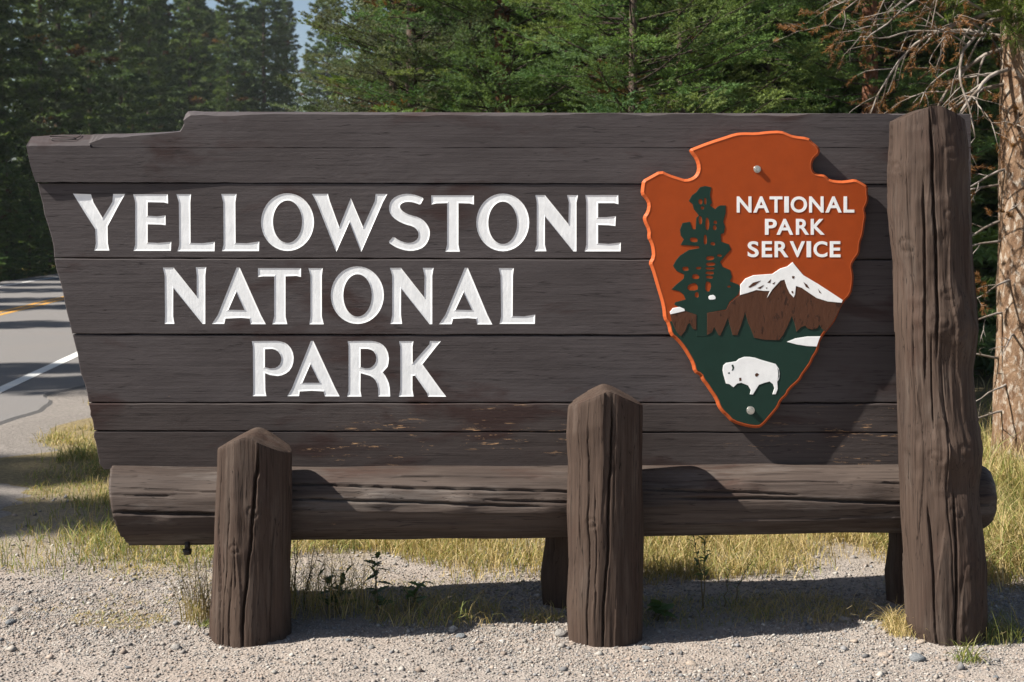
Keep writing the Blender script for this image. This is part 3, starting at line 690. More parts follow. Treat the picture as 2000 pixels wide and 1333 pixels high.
ep('lake', E2([(1168,640),(1230,615),(1320,600),(1418,599),(1405,630),(1390,675),(1320,672),(1240,660)]), 'snow', 0.0026)
bis = ep('bison', E2([(690,850),(695,815),(715,797),(760,790),(790,785),(810,767),(850,752),(890,752),(930,758),(980,775),(1040,792),(1085,805),(1108,840),(1115,880),(1110,915),(1098,935),(1094,915),(1100,990),(1085,1030),(1060,1030),(1075,985),(1065,955),(1040,935),(1000,945),(960,960),(935,1000),(915,1032),(893,1030),(900,1000),(880,965),(830,945),(800,950),(770,978),(740,955),(715,950),(705,915),(695,880)]), 'snow', 0.0030)
for nm, q, mt in (('horn', [(755,812),(768,808),(776,830),(770,850),(756,856),(763,835)], 'green'), ('eye', [(728,868),(745,866),(742,877),(730,876)], 'green'), ('worn_spot', [(930,880),(945,870),(962,882),(945,900),(932,896)], 'brown'), ('worn_spot', [(812,908),(828,906),(830,928),(814,932)], 'brown'), ('tail_line', [(1095, 830), (1106, 850), (1110, 890), (1098, 928), (1103, 885), (1100, 850)], 'green')):
    ep(nm, E2(q), mt, 0.0034, (), 0.0, 0.0)
def glyph(ch, x0, x1, y0, y1):
    cu = bpy.data.curves.new('t', 'FONT'); cu.body = ch; cu.offset = 0.022; cu.resolution_u = 6
    to = bpy.data.objects.new('t', cu); col.objects.link(to)
    dg = bpy.context.evaluated_depsgraph_get(); me = to.evaluated_get(dg).to_mesh()
    v = np.array([q.co[:2] for q in me.vertices]); fs = [tuple(p.vertices) for p in me.polygons]
    ek = {}
    for p in fs:
        for i in range(len(p)):
            e = (p[i], p[(i + 1) % len(p)]); ek[tuple(sorted(e))] = ek.get(tuple(sorted(e)), []) + [e]
    to.to_mesh_clear() if False else None
    bpy.data.objects.remove(to)
    mn, mx = v.min(0), v.max(0); w = (v - mn) / (mx - mn)
    pxs = [(1230 + (x0 + a * (x1 - x0)) / 4.0816, 240 + (y1 + b * (y0 - y1)) / 4.0816) for a, b in w]
    V = [(px(a, b, DE)[0], DE - 0.0016, px(a, b, DE)[2]) for a, b in pxs]; n = len(V)
    V += [(a, DE + 0.001, c) for a, _, c in V]
    fc_ = [p for p in fs]
    for e in ek.values():
        if len(e) == 1: a, b = e[0]; fc_.append((b, a, a + n, b + n))
    import bmesh
    me2 = pymesh('letter', V, fc_); bm = bmesh.new(); bm.from_mesh(me2); bmesh.ops.recalc_face_normals(bm, faces=bm.faces); bm.to_mesh(me2); bm.free()
    return link('letter', me2, M['snow'], emb, False)
for word, y0, y1, xx_ in (('NATIONAL', 588, 717, [853,970,985,1112,1115,1217,1232,1268,1283,1413,1430,1545,1560,1690,1705,1790]), ('PARK', 767, 894, [1078,1172,1170,1303,1325,1430,1443,1555]), ('SERVICE', 945, 1073, [940,1028,1053,1135,1155,1265,1275,1397,1410,1445,1465,1575,1595,1680])):
    for k, ch in enumerate(word): glyph(ch, xx_[2 * k], xx_[2 * k + 1], y0, y1)
for (bx_, by_, br) in ((1479, 331, 5.2), (1466, 802, 6.0)):
    s = Solid()
    s.wall(ell(bx_, by_, br * 1.45, br * 1.45, 16), ell(bx_, by_, br * 1.3, br * 1.3, 16), DE + 0.0005, DE - 0.0025, DE); s.cap([ell(bx_, by_, br * 1.3, br * 1.3, 16)], DE - 0.0025, DE)
    s.wall(ell(bx_, by_, br, br, 8), ell(bx_, by_, br * 0.8, br * 0.8, 8), DE - 0.0025, DE - 0.011, DE); s.cap([ell(bx_, by_, br * 0.8, br * 0.8, 8)], DE - 0.011, DE)
    s.build('bolt', M['metal'], emb)

# ------------------------------------------------------------------ conifers
def needles(base, dirn, length, n, nl, nw, r, flat=0.0):
    """n needle triangles on each twig: base (m,3), dirn (m,3) unit, length (m,)"""
    m = len(base); k = m * n
    b = np.repeat(base, n, 0); d = np.repeat(dirn, n, 0); L = np.repeat(length, n)
    s = r.rand(k)
    q = r.randn(k, 3); q[:, 2] *= (1 - flat); q -= (q * d).sum(1, keepdims=True) * d
    q /= np.linalg.norm(q, axis=1, keepdims=True) + 1e-9
    nd = d * (0.55 + 0.4 * s[:, None]) + q * 0.75; nd /= np.linalg.norm(nd, axis=1, keepdims=True)
    p = b + d * (s * L)[:, None]; ln = nl * (0.7 + 0.5 * r.rand(k))
    w = np.cross(nd, r.randn(k, 3)); w /= np.linalg.norm(w, axis=1, keepdims=True) + 1e-9
    w *= (nw * (0.7 + 0.6 * r.rand(k)))[:, None] * 0.5
    v = np.empty((k, 3, 3)); v[:, 0] = p - w; v[:, 1] = p + w; v[:, 2] = p + nd * ln[:, None]
    return v.reshape(-1, 3)
def rotz(d, a):
    c, s = np.cos(a), np.sin(a); return np.stack([d[:, 0] * c - d[:, 1] * s, d[:, 0] * s + d[:, 1] * c, d[:, 2]], 1)
def norm(d): return d / (np.linalg.norm(d, axis=1, keepdims=True) + 1e-9)
def trunk_mesh(name, H_, r0, r, sides=14, rows=26, knob=0.06):
    zz = np.linspace(-0.2, H_, rows); th = np.linspace(0, 2 * math.pi, sides, endpoint=False)
    TH, ZZ = np.meshgrid(th, zz); TH = TH.ravel(); ZZ = ZZ.ravel(); sd = r.randint(1000)
    rad = r0 * np.clip(1 - np.clip(ZZ, 0, None) / H_, 0.03, 1) ** 0.8 * (1 + 0.5 * np.exp(-np.clip(ZZ + 0.2, 0, None) / 0.25))
    rad *= 1 + knob * fbm(np.stack([np.cos(TH) * 2, np.sin(TH) * 2, ZZ * 1.5], 1), sd, 3)
    wx = 0.02 * H_ * 0.3 * fbm(np.stack([ZZ * 0.25, ZZ * 0, ZZ * 0], 1), sd + 3, 2); wx -= wx[0]
    v = np.stack([wx + rad * np.cos(TH), rad * np.sin(TH), ZZ], 1).tolist()
    ix = np.arange(rows * sides).reshape(rows, sides); nx_ = np.roll(ix, -1, 1)
    f = np.stack([ix[:-1].ravel(), nx_[:-1].ravel(), nx_[1:].ravel(), ix[1:].ravel()], 1).tolist()
    return pymesh(name, v, f)
def conifer(seed, H_, zb, R, nb, r0, cols, fine=None, p=1.3, shape=0.85, droop=0.0, nl=0.22, nw=0.06, n=14, brown=0.03, twl=0.5, nfine=0, step=0.13):
    """nb coarse boughs over the whole crown; nfine detailed ones between the heights fine=(z0,z1)"""
    r = rs(seed); limbs = []; V = []; C = []
    jobs = [(zb + (H_ - zb - 0.1) * ((i + r.rand()) / nb) ** p, False) for i in range(nb)]
    if fine: jobs = [q for q in jobs if not fine[0] < q[0] < fine[1]] + [(r.uniform(*fine), True) for i in range(nfine)]
    for i, (z, near) in enumerate(jobs):
        q = (z - zb) / (H_ - zb); L = (R * (1 - q) ** shape * min(1, 0.72 + q * 2.2) + 0.10) * r.uniform(0.62, 1.12)
        az = i * 2.39996 + r.uniform(-0.35, 0.35)
        a = r.uniform(-0.28, 0.12) + 0.55 * q - droop; b = r.uniform(-0.1, 0.28)
        cp = lambda t: np.stack([L * t * np.cos(az), L * t * np.sin(az), z + L * (a * t + b * t * t)], 1)
        tl = np.array([0, .3, .6, .85, 1.0]); limbs.append((cp(tl).tolist(), [0.007 * L ** 0.7 * k + 0.0015 for k in (1, .75, .5, .3, .1)]))
        nt_ = int(max(6, L / (0.06 if near else step))); t = np.concatenate([r.uniform(0.18 if near else 0.05, 1, nt_), [0.93, 0.97, 1.0]])
        nt_ = len(t); sd = np.where(np.arange(nt_) % 2 == 0, 1, -1) * r.uniform(0.55, 1.15, nt_); sd[-1] = 0
        bd = np.stack([np.full(nt_, np.cos(az)), np.full(nt_, np.sin(az)), a + 2 * b * t + (r.uniform(-0.14, 0.12, nt_) if near else r.uniform(-0.3, 0.18, nt_))], 1)
        d = norm(rotz(bd, sd)); tw = (twl * L * (1 - t) ** 0.8 + (0.12 if near else 0.22)) * r.uniform(0.65, 1.1, nt_)
        bp = cp(t)
        bc = np.array(cols[r.randint(len(cols))]) * r.uniform(0.75, 1.25)
        if r.rand() < brown: bc = np.array((0.11, 0.060, 0.022)) * r.uniform(0.7, 1.2)
        if near:
            m = np.maximum(2, (tw / 0.062).astype(int)); ii = np.repeat(np.arange(nt_), m); k = len(ii)
            s = r.rand(k) ** 0.7; base = bp[ii] + d[ii] * (s * tw[ii])[:, None]
            sg = np.where(r.rand(k) < 0.5, 1, -1) * r.uniform(0.5, 1.0, k)
            dd = rotz(d[ii], sg); dd[:, 2] += r.uniform(-0.05, 0.3, k); dd = norm(dd)
            ln = (0.06 + 0.08 * (1 - s)) * r.uniform(0.7, 1.2, k)
            base = np.concatenate([base, bp + d * (tw * 0.75)[:, None]]); dd = np.concatenate([dd, d]); ln = np.concatenate([ln, tw * 0.25])
            V.append(needles(base, dd, ln, 18, 0.026, 0.0080, r, 0.15))
            cc = bc * r.uniform(0.75, 1.25, (len(base), 1)) * np.array([r.uniform(0.9, 1.15), 1, r.uniform(0.85, 1.1)])
            C.append(np.repeat(cc, 18 * 3, 0))
        else:
            V.append(needles(bp, d, tw, n, nl, nw, r, 0.3))
            C.append(np.repeat(bc * r.uniform(0.7, 1.3, (nt_, 1)), n * 3, 0))
    v = np.concatenate(V); c = np.concatenate(C)
    print('crown', seed, len(v) // 3)
    crown = npmesh('crown', v, np.arange(len(v)).reshape(-1, 3), c)
    crown.materials.append(M['needle'])
    lm = tube_mesh('limbs', limbs, 4); lm.materials.append(M['limb'])
    return trunk_mesh('trunk', H_, r0, r), crown, lm
G1 = [(0.092, 0.150, 0.046), (0.112, 0.168, 0.052), (0.080, 0.138, 0.052)]
G2 = [(0.098, 0.125, 0.075), (0.088, 0.115, 0.068), (0.105, 0.125, 0.062)]
G3 = [(0.066, 0.100, 0.036), (0.080, 0.114, 0.036), (0.056, 0.090, 0.038)]
protos = {
 'firA': conifer(101, 9.0, 0.2, 1.75, 110, 0.055, G1, (2.1, 4.0), 1.2, twl=0.42, nl=0.12, nw=0.04, n=16, nfine=80),
 'firB': conifer(102, 11.0, 0.3, 1.9, 120, 0.11, G1, (2.1, 4.2), 1.2, twl=0.42, brown=0.03, nl=0.12, nw=0.04, n=16, nfine=80),
 'spruce': conifer(103, 7.5, 0.2, 1.45, 110, 0.08, G2, (2.1, 4.1), 1.2, 0.75, twl=0.40, nl=0.11, nw=0.035, n=16, nfine=96),
 'far1': conifer(104, 20.0, 0.6, 1.9, 250, 0.17, G3, None, 1.0, 0.6, 0.12, 0.24, 0.075, 13, 0.02, 0.55),
 'far2': conifer(105, 17.0, 0.4, 1.75, 230, 0.16, G3 + G2[:1], None, 1.05, 0.6, 0.15, 0.22, 0.07, 13, 0.03, 0.55),
 'far3': conifer(106, 13.0, 0.2, 2.6, 200, 0.14, G1, None, 1.1, 0.75, 0.05, 0.20, 0.065, 15, 0.02, 0.55),
}
for k, bk in (('firA', 'bark'), ('firB', 'redbark'), ('spruce', 'bark'), ('far1', 'bark'), ('far2', 'bark'), ('far3', 'bark')): protos[k][0].materials.append(M[bk])
def tree(kind, name, x, y, s, rz, label, group):
    t = thing(name, label, 'tree', (x, y, float(gh(x, y)[0])), group, rz, s)
    link('trunk', protos[kind][0], None, t); link('crown', protos[kind][1], None, t, False); link('limbs', protos[kind][2], None, t)
    return t
R_ = random.Random(5)
def at(xpix, D): return (xpix - 1000) / F * D
# near firs behind the sign
for kind, nm, xp, D, s, rz, lab in (
  ('firA', 'fir_tree', 1330, 12.0, 1.0, 1.5, 'bright green fir with layered boughs close behind the sign beside the arrowhead emblem'),
  ('firA', 'fir_tree', 1235, 10.7, 0.85, 1.7, 'young bright green fir standing in front of the taller layered fir'),
  ('firB', 'fir_tree', 985, 14.0, 1.0, 1.9, 'green fir with reddish trunk standing behind the middle of the sign'),
  ('spruce', 'spruce_tree', 800, 14.2, 1.0, 0.2, 'pale grey green spruce at the roadside edge of the near trees'),
  ('spruce', 'spruce_tree', 770, 18.0, 1.0, 2.6, 'pale spruce tucked between the roadside spruce and the red trunked fir'),
  ('firA', 'fir_tree', 1500, 15.0, 1.1, 3.0, 'shaded fir behind the bright fir on its right side'),
  ('firB', 'fir_tree', 1700, 13.5, 0.95, 4.4, 'dark fir behind the tall post')):
    tree(kind, nm, at(xp, D), D, s, rz, lab, None)
for k in range(44):
    D = 16.5 + 1.0 * (k % 12) + R_.uniform(-0.5, 0.5); xp = 640 + (k * 617 % 1720) + R_.uniform(-30, 30)
    if xp < 600 + 2.6 / D * F: xp += 900
    tree(('firA', 'firB', 'spruce')[k % 3], 'fir_tree', at(xp, D), D, R_.uniform(1.1, 1.6), R_.uniform(0, 6), 'dark fir in the shaded wood behind the sign', 'firs of the shaded wood behind the sign')
for k in range(46):
    D = 24 + R_.uniform(0, 28); xp = 610 + 2.5 / D * F + (k * 389 % 1800)
    tree(('far3', 'far2', 'far3')[k % 3], 'conifer_tree', at(xp, D), D, R_.uniform(0.6, 1.0), R_.uniform(0, 6), 'tall conifer deep in the wood behind the near firs', 'conifers deep in the wood')
for x0, D, sc_ in ((-0.2, 19.6, 1.15), (0.3, 22.4, 1.25), (0.0, 25.6, 1.3), (0.9, 17.4, 1.1), (1.6, 20.6, 1.2), (3.2, 18.4, 1.15), (4.8, 16.6, 1.1)):
    tree('far1', 'conifer_tree', x0, D, sc_, R_.uniform(0, 6), 'very tall conifer rising above the firs just behind the sign', 'very tall conifers above the near firs')
# beyond the road on the left
def left_tree(xp, D, kind, s, lab='tall conifer in the front rank beyond the far edge of the road', grp='conifers beyond the road'):
    tree(kind, 'conifer_tree', at(xp, D), D, s, R_.uniform(0, 6), lab, grp)
for k in range(22):
    D = 45 + 4.6 * k + R_.uniform(-1, 1); x0 = -5.15 - 0.12 * (D - 13.9) - 9.2 - R_.uniform(0, 1.6)
    left_tree(1000 + x0 / D * F, D, ('far1', 'far2')[k % 2], R_.uniform(0.85, 1.2))
for k in range(16):
    D = 52 + 6 * k + R_.uniform(-2, 2); x0 = -5.15 - 0.12 * (D - 13.9) - 17 - R_.uniform(0, 3)
    left_tree(1000 + x0 / D * F, D, ('far2', 'far1')[k % 2], R_.uniform(0.8, 1.05), 'conifer in the second rank of trees beyond the road', 'second rank of conifers beyond the road')
for k, (xp, D) in enumerate([(370, 100), (410, 108), (445, 104), (480, 112), (515, 106), (545, 118), (390, 125), (430, 130), (470, 128), (500, 135), (560, 132), (605, 125), (640, 120), (340, 120), (300, 115)]):
    left_tree(xp, D, ('far1', 'far2')[k % 2], R_.uniform(1.05, 1.4), 'distant hazy conifer where the road disappears', 'conifers where the road disappears')
# shrubby young trees along the far verge
for k, (xp, D) in enumerate([(12, 46), (58, 49), (98, 51), (-25, 44)]):
    left_tree(xp, D, 'far3', R_.uniform(0.32, 0.45), 'young bushy conifer on the grass verge beyond the road', 'young conifers on the far verge')
# roadside trees left of the picture that throw the shadow bands over road and verge
for k, (x0, D0, s) in enumerate([(-19.0, 4.3, 0.86), (-21.5, 5.4, 0.97), (-21, 10.9, 0.95), (-22.5, 12.2, 0.95), (-24, 20.0, 1.0), (-25, 25.4, 1.0), (-26, 28.5, 1.05), (-26, 34, 1.1), (-27, 38, 1.1), (-24, 15.5, 0.8)]):
    tree(('far1', 'far2')[k % 2], 'conifer_tree', x0, D0, s * (1.0 if k % 2 == 0 else 1.15), R_.uniform(0, 6), 'tall conifer at the roadside throwing its shadow across the road', 'roadside conifers left of the sign')

# ------------------------------------------------------------------ the pine with dead branches beside the tall post
PD = 9.2; PX = at(2003, PD)
pine = thing('pine_tree', 'pale scaly barked pine with dead grey branches and rusty needles beside the tall post', 'tree', (PX, PD, 0))
def pine_trunk():
    r = rs(9); zz = np.linspace(-0.2, 9, 220); sides = 60; th = np.linspace(0, 2 * math.pi, sides, endpoint=False)
    TH, ZZ = np.meshgrid(th, zz); TH = TH.ravel(); ZZ = ZZ.ravel()
    rad = 0.205 * (1 - np.clip(ZZ, 0, 9) / 11) * (1 + 0.35 * np.exp(-(ZZ + 0.2) / 0.22))
    c = np.stack([np.cos(TH) * 2.2, np.sin(TH) * 2.2, ZZ * 4], 1)
    rad += 0.012 * fbm(c, 5, 4) + 0.006 * np.abs(fbm(c * 3.5, 15, 3))
    v = np.stack([rad * np.cos(TH), rad * np.sin(TH), ZZ], 1)
    ix = np.arange(len(zz) * sides).reshape(len(zz), sides); nx_ = np.roll(ix, -1, 1)
    return npmesh('trunk', v, np.stack([ix[:-1].ravel(), nx_[:-1].ravel(), nx_[1:].ravel(), ix[1:].ravel()], 1))
link('trunk', pine_trunk(), M['pinebark'], pine)
def dead_branch(r, p0, d0, L, rad, depth, lines, tips, grav=-0.25, wig=0.22):
    p = np.array(p0, float); d = np.array(d0, float); d /= np.linalg.norm(d); n = max(4, int(L / 0.07)); pts = [p.copy()]; rr = [rad]
    for k in range(n):
        d = d + r.randn(3) * wig * 0.5 + np.array([0, 0, grav * 0.12]); d /= np.linalg.norm(d)
        p = p + d * L / n; pts.append(p.copy()); rr.append(rad * (1 - (k + 1) / n * 0.75))
        if depth > 0 and k > 0 and r.rand() < 0.75:
            q = np.cross(d, r.randn(3)); q /= np.linalg.norm(q)
            dead_branch(r, p, d * 0.6 + q * 0.8, L * r.uniform(0.25, 0.55) * (1 - 0.4 * k / n), rr[-1] * 0.6, depth - 1, lines, tips, grav * 1.2, wig * 1.2)
    lines.append((pts, rr))
    if depth == 0: tips.append((pts, d))
def zpix(y): return CH + (HZ - y) / F * PD
pr = rs(31)
for k, (y, az, L, el, brn) in enumerate([(40, 3.5, 1.25, -0.1, 1), (95, 3.15, 1.2, -0.25, 1), (135, 3.7, 1.15, -0.2, 1), (70, 2.7, 1.0, 0.0, 1), (20, 3.2, 1.3, -0.12, 1), (-30, 3.4, 1.35, -0.25, 1), (165, 3.3, 0.95, -0.15, 1),
      (250, 4.0, 0.5, -0.2, 1), (330, 3.5, 0.45, -0.3, 1), (400, 3.9, 0.42, -0.2, 1), (470, 3.3, 0.42, -0.2, 1), (545, 3.8, 0.36, -0.2, 1), (610, 3.4, 0.4, -0.1, 0), (650, 3.9, 0.34, -0.1, 0), (700, 3.3, 0.42, -0.1, 0), (745, 3.7, 0.36, -0.3, 0), (800, 3.5, 0.36, -0.2, 0), (300, 4.6, 0.5, -0.5, 1), (210, 4.9, 0.45, -0.4, 0), (-60, 3.6, 1.2, -0.3, 1), (430, 3.1, 0.5, -0.3, 1), (360, 3.0, 0.5, -0.3, 1)]):
    lines, tips = [], []
    z = zpix(y); rt = 0.2 * (1 - z / 11)
    dead_branch(pr, (rt * 0.85 * math.cos(az), rt * 0.85 * math.sin(az), z), (math.cos(az), math.sin(az), el + 0.15), L, 0.007 + 0.007 * L, 2 if L > 0.6 else 2, lines, tips, -0.55)
    br = link('dead_branch', tube_mesh('dead_branch', lines, 5), M['deadwood'], pine)
    if brn and tips:
        sel = [t for t in tips if pr.rand() < 0.8]
        if sel:
            base = np.array([t[0][0] for t in sel]); end = np.array([t[0][-1] for t in sel]); dd = end - base; ln = np.linalg.norm(dd, axis=1)
            v = needles(base, dd / (ln[:, None] + 1e-9), ln, 44, 0.034, 0.0055, pr)
            cc = np.array((0.16, 0.078, 0.030)) * pr.uniform(0.6, 1.4, (len(sel), 1)); cc = np.repeat(cc, 44 * 3, 0)
            link('dead_needles', npmesh('dead_needles', v, np.arange(len(v)).reshape(-1, 3), cc), M['needle'], br, False)
# living green tufts at the top right
gt = rs(77); bb, dd_, cl = [], [], []
lines = []
for (x, y, D) in ((1985, 60, 8.9), (1870, 8, 8.9), (1995, 25, 8.8), (1960, 0, 9.0), (2030, 70, 8.9), (2050, 20, 8.8), (1990, -40, 8.9), (1900, -45, 9.0)):
    c = np.array(px(x, y, D)) - np.array((PX, PD, 0)); t0 = np.array((0.1 * np.sign(c[0]), -0.1, c[2] + 0.15))
    lines.append(([t0.tolist(), ((t0 + c) / 2 + np.array((0, 0, 0.04))).tolist(), c.tolist()], [0.012, 0.009, 0.005]))
    for _ in range(12): bb.append(c + gt.randn(3) * 0.06); q = gt.randn(3) + np.array((-0.4, -0.6, 0.5)); dd_.append(q / np.linalg.norm(q))
v = needles(np.array(bb), np.array(dd_), np.full(len(bb), 0.1), 46, 0.075, 0.0055, gt)
cc = np.repeat(np.array((0.085, 0.115, 0.026)) * gt.uniform(0.7, 1.3, (len(bb), 1)), 46 * 3, 0)
lb = link('branch', tube_mesh('branch', lines, 5), M['deadwood'], pine)
link('needle_tuft', npmesh('needle_tuft', v, np.arange(len(v)).reshape(-1, 3), cc), M['needle'], lb, False)

# ------------------------------------------------------------------ gravel, stones
pr = rs(3)
octa = np.array([(1, 0, 0), (-1, 0, 0), (0, 1, 0), (0, -1, 0), (0, 0, 1), (0, 0, -1)], float)
octf = np.array([(0, 2, 4), (2, 1, 4), (1, 3, 4), (3, 0, 4), (2, 0, 5), (1, 2, 5), (3, 1, 5), (0, 3, 5)])
def pebbles(n, xr, yr, r0, r1, prob):
    x = pr.uniform(*xr, n); y = pr.uniform(*yr, n); k = pr.rand(n) < prob(x, y); x, y = x[k], y[k]; n = len(x)
    r = r0 + (r1 - r0) * pr.rand(n) ** 2.5; z = gh(x, y)
    v = octa[None] * (r[:, None, None] * pr.uniform(0.65, 1.25, (n, 6, 1))) + r[:, None, None] * pr.uniform(-0.25, 0.25, (n, 6, 3))
    v[:, :, 2] *= 0.7; a = pr.uniform(0, 6.28, n); c, s = np.cos(a)[:, None], np.sin(a)[:, None]
    vx = v[:, :, 0] * c - v[:, :, 1] * s; vy = v[:, :, 0] * s + v[:, :, 1] * c
    V = np.stack([vx + x[:, None], vy + y[:, None], v[:, :, 2] + (z + r * 0.22)[:, None]], 2).reshape(-1, 3)
    Fc = (octf[None] + (np.arange(n) * 6)[:, None, None]).reshape(-1, 3)
    tint = np.array([(0.26, 0.235, 0.21), (0.30, 0.275, 0.25), (0.22, 0.20, 0.185), (0.27, 0.22, 0.185), (0.19, 0.185, 0.185), (0.36, 0.34, 0.31)])
    cc = tint[pr.randint(0, 6, n)] * pr.uniform(0.6, 1.12, (n, 1)); return V, Fc, np.repeat(cc, 6, 0)
def inview(x, y): return (np.abs(x) < 0.40 * y + 0.35)
def gp(x, y):
    q = np.stack([x, y, x * 0], 1); m = 0.55 + 0.9 * fbm(q * 1.6, 12, 3)
    f = np.clip(1.15 - np.clip(y - 5.9, 0, 9) / 1.1, 0.04, 1); return np.where(inview(x, y), np.clip(m, 0.3, 1) * f, 0.0)
parts = [pebbles(240000, (-2.9, 3.0), (4.55, 7.6), 0.0030, 0.0075, gp), pebbles(16000, (-2.9, 3.0), (4.55, 7.8), 0.006, 0.015, gp), pebbles(600, (-2.9, 3.2), (4.6, 8.5), 0.012, 0.024, lambda x, y: np.where(inview(x, y), 0.6, 0.0))]
off = 0; Vs, Fs, Cs = [], [], []
for V, Fc, cc in parts: Vs.append(V); Fs.append(Fc + off); Cs.append(cc); off += len(V)
o = link('gravel', npmesh('gravel', np.concatenate(Vs), np.concatenate(Fs), np.concatenate(Cs)), M['pebble'], None, False)
o['kind'] = 'stuff'; tag(o, 'pale crushed gravel strewn over the pull-out in front of the sign', 'gravel')
print('gravel tris', sum(len(f) for f in Fs))

import bmesh
def stone_mesh(seed, c):
    bm = bmesh.new(); bmesh.ops.create_icosphere(bm, subdivisions=2, radius=1.0); r = rs(seed)
    p = np.array([q.co[:] for q in bm.verts]); d = 1 + 0.35 * fbm(p * 1.3, seed, 3)
    pl = [(norm(r.randn(1, 3))[0], r.uniform(0.6, 0.85)) for _ in range(6)]
    p = p * d[:, None]
    for n_, h in pl:
        e = p @ n_ - h; p -= np.clip(e, 0, None)[:, None] * n_[None]
    p *= np.array([r.uniform(1.0, 1.5), r.uniform(0.8, 1.1), r.uniform(0.45, 0.7)])
    for q, a in zip(bm.verts, p): q.co = a
    me = bpy.data.meshes.new('stone'); bm.to_mesh(me); bm.free(); me.materials.append(M['stone%d' % c]); return me
for k, (c1, c2) in enumerate((((0.20, 0.19, 0.18), (0.30, 0.28, 0.26)), ((0.13, 0.14, 0.15), (0.20, 0.21, 0.22)), ((0.30, 0.24, 0.19), (0.40, 0.34, 0.29)))):
    m, nt, b = newmat('stone%d' % k, 0.85, 0.2); n_ = noise(nt, mapping(nt, (1, 1, 1)), 3, 6, 0.7)
    nt.links.new(mix(nt, ramp(nt, n_, [(0.35, 0.0), (0.65, 1.0)]), c1, c2), b.inputs['Base Color']); bump(nt, b, n_, 0.5, 0.15); M['stone%d' % k] = m
SM = {c: [stone_mesh(10 * c + j, c) for j in range(3)] for c in range(3)}
slab = {0: ('small grey stone lying on the gravel', 'small grey stones on the gravel'), 1: ('small blue grey stone lying on the gravel', 'small blue grey stones on the gravel'), 2: ('small tan stone lying on the gravel', 'small tan stones on the gravel')}
def stone(xp, yp, w, c, lab=None):
    D = F * CH / (yp - HZ); x = at(xp, D); s = w / 2.4 / F * D
    o = link('stone', SM[c][R_.randrange(3)], None, None, True); o.location = (x, D, float(gh(x, D)[0]) + s * 0.18); o.scale = (s, s, s); o.rotation_euler = (R_.uniform(-.2, .2), R_.uniform(-.2, .2), R_.uniform(0, 6))
    if lab: tag(o, lab, 'stone')
    else: tag(o, slab[c][0], 'stone', slab[c][1])
for q in [(1793, 1280, 38, 1, 'flat blue grey stone in front of the tall post'), (1798, 1248, 22, 2, None), (1095, 1230, 36, 0, 'pale flat stone at the left foot of the middle post'), (1262, 1258, 20, 1, None), (722, 1208, 15, 0, 'pale round pebble stone among the weeds beside the short post'), (757, 1206, 14, 0, None), (1680, 1190, 17, 0, None), (1572, 1212, 16, 1, None), (1580, 1220, 18, 1, None), (1650, 1208, 34, 0, 'flat pale stone between the middle and tall posts'), (1705, 1220, 15, 1, None), (1668, 1246, 20, 2, None), (1725, 1276, 26, 2, None), (1945, 1280, 20, 0, None), (1352, 1290, 24, 2, None), (725, 1260, 18, 0, None), (900, 1235, 26, 1, None), (1048, 1218, 18, 0, None), (345, 1258, 26, 0, None), (1740, 1250, 14, 0, None), (1630, 1308, 16, 0, None), (1945, 1318, 14, 1, None), (885, 1222, 18, 0, None), (1425, 1215, 20, 0, None), (30, 1190, 26, 0, None), (20, 1215, 24, 1, None), (680, 1250, 14, 1, None), (1510, 1262, 14, 2, None), (1585, 1135, 14, 2, None), (1000, 1290, 12, 0, None), (560, 1290, 13, 2, None), (250, 1300, 13, 1, None), (1200, 1300, 14, 0, None), (1880, 1310, 15, 2, None)]: stone(*q)

# ------------------------------------------------------------------ grass
def blades(x, y, hgt, w, lean, colr, r, z=None):
    """curved blades: each bends over towards its tip"""
    n = len(x); z = gh(x, y) - 0.005 if z is None else z
    a = r.uniform(0, 2 * math.pi, n); la = r.uniform(0, 2 * math.pi, n)
    wx, wy = np.cos(a) * w / 2, np.sin(a) * w / 2; cx, cy = np.cos(la), np.sin(la)
    lv = []; px_, pz_ = np.zeros(n), np.zeros(n); ang = lean * 0.35
    for k in range(4):
        lv.append((px_.copy(), pz_.copy())); px_ = px_ + np.sin(ang) * hgt / 3; pz_ = pz_ + np.cos(ang) * hgt / 3; ang = ang + lean * 0.62
    v = np.empty((n, 7, 3))
    for k in range(3):
        q = (1.0, 0.85, 0.6)[k]; bx_, bz_ = lv[k]; zz = np.maximum(z + bz_, z + 0.003)
        v[:, 2 * k] = np.stack([x + cx * bx_ - wx * q, y + cy * bx_ - wy * q, zz], 1); v[:, 2 * k + 1] = np.stack([x + cx * bx_ + wx * q, y + cy * bx_ + wy * q, zz], 1)
    v[:, 6] = np.stack([x + cx * lv[3][0], y + cy * lv[3][0], np.maximum(z + lv[3][1], z + 0.004)], 1)
    f = np.array([(0, 1, 3), (0, 3, 2), (2, 3, 5), (2, 5, 4), (4, 5, 6)])[None] + (np.arange(n) * 7)[:, None, None]
    return v.reshape(-1, 3), f.reshape(-1, 3), np.repeat(colr, 7, 0)
def merge(name, ps, mat, parent=None):
    o_ = 0; a, b, c = [], [], []
    for v, f, k in ps: a.append(v); b.append(f + o_); c.append(k); o_ += len(v)
    return link(name, npmesh(name, np.concatenate(a), np.concatenate(b), np.concatenate(c)), M[mat], parent, False)
DRY = np.array([(0.42, 0.32, 0.14), (0.36, 0.27, 0.12), (0.48, 0.38, 0.20), (0.28, 0.24, 0.09)]); GRN = np.array([(0.17, 0.20, 0.05), (0.22, 0.24, 0.07), (0.13, 0.17, 0.045), (0.27, 0.27, 0.09)])
def gcol(n, g, r):
    k = r.rand(n) < g; c = DRY[r.randint(0, 4, n)]; c[k] = GRN[r.randint(0, 4, k.sum())]; return c * r.uniform(0.75, 1.2, (n, 1))
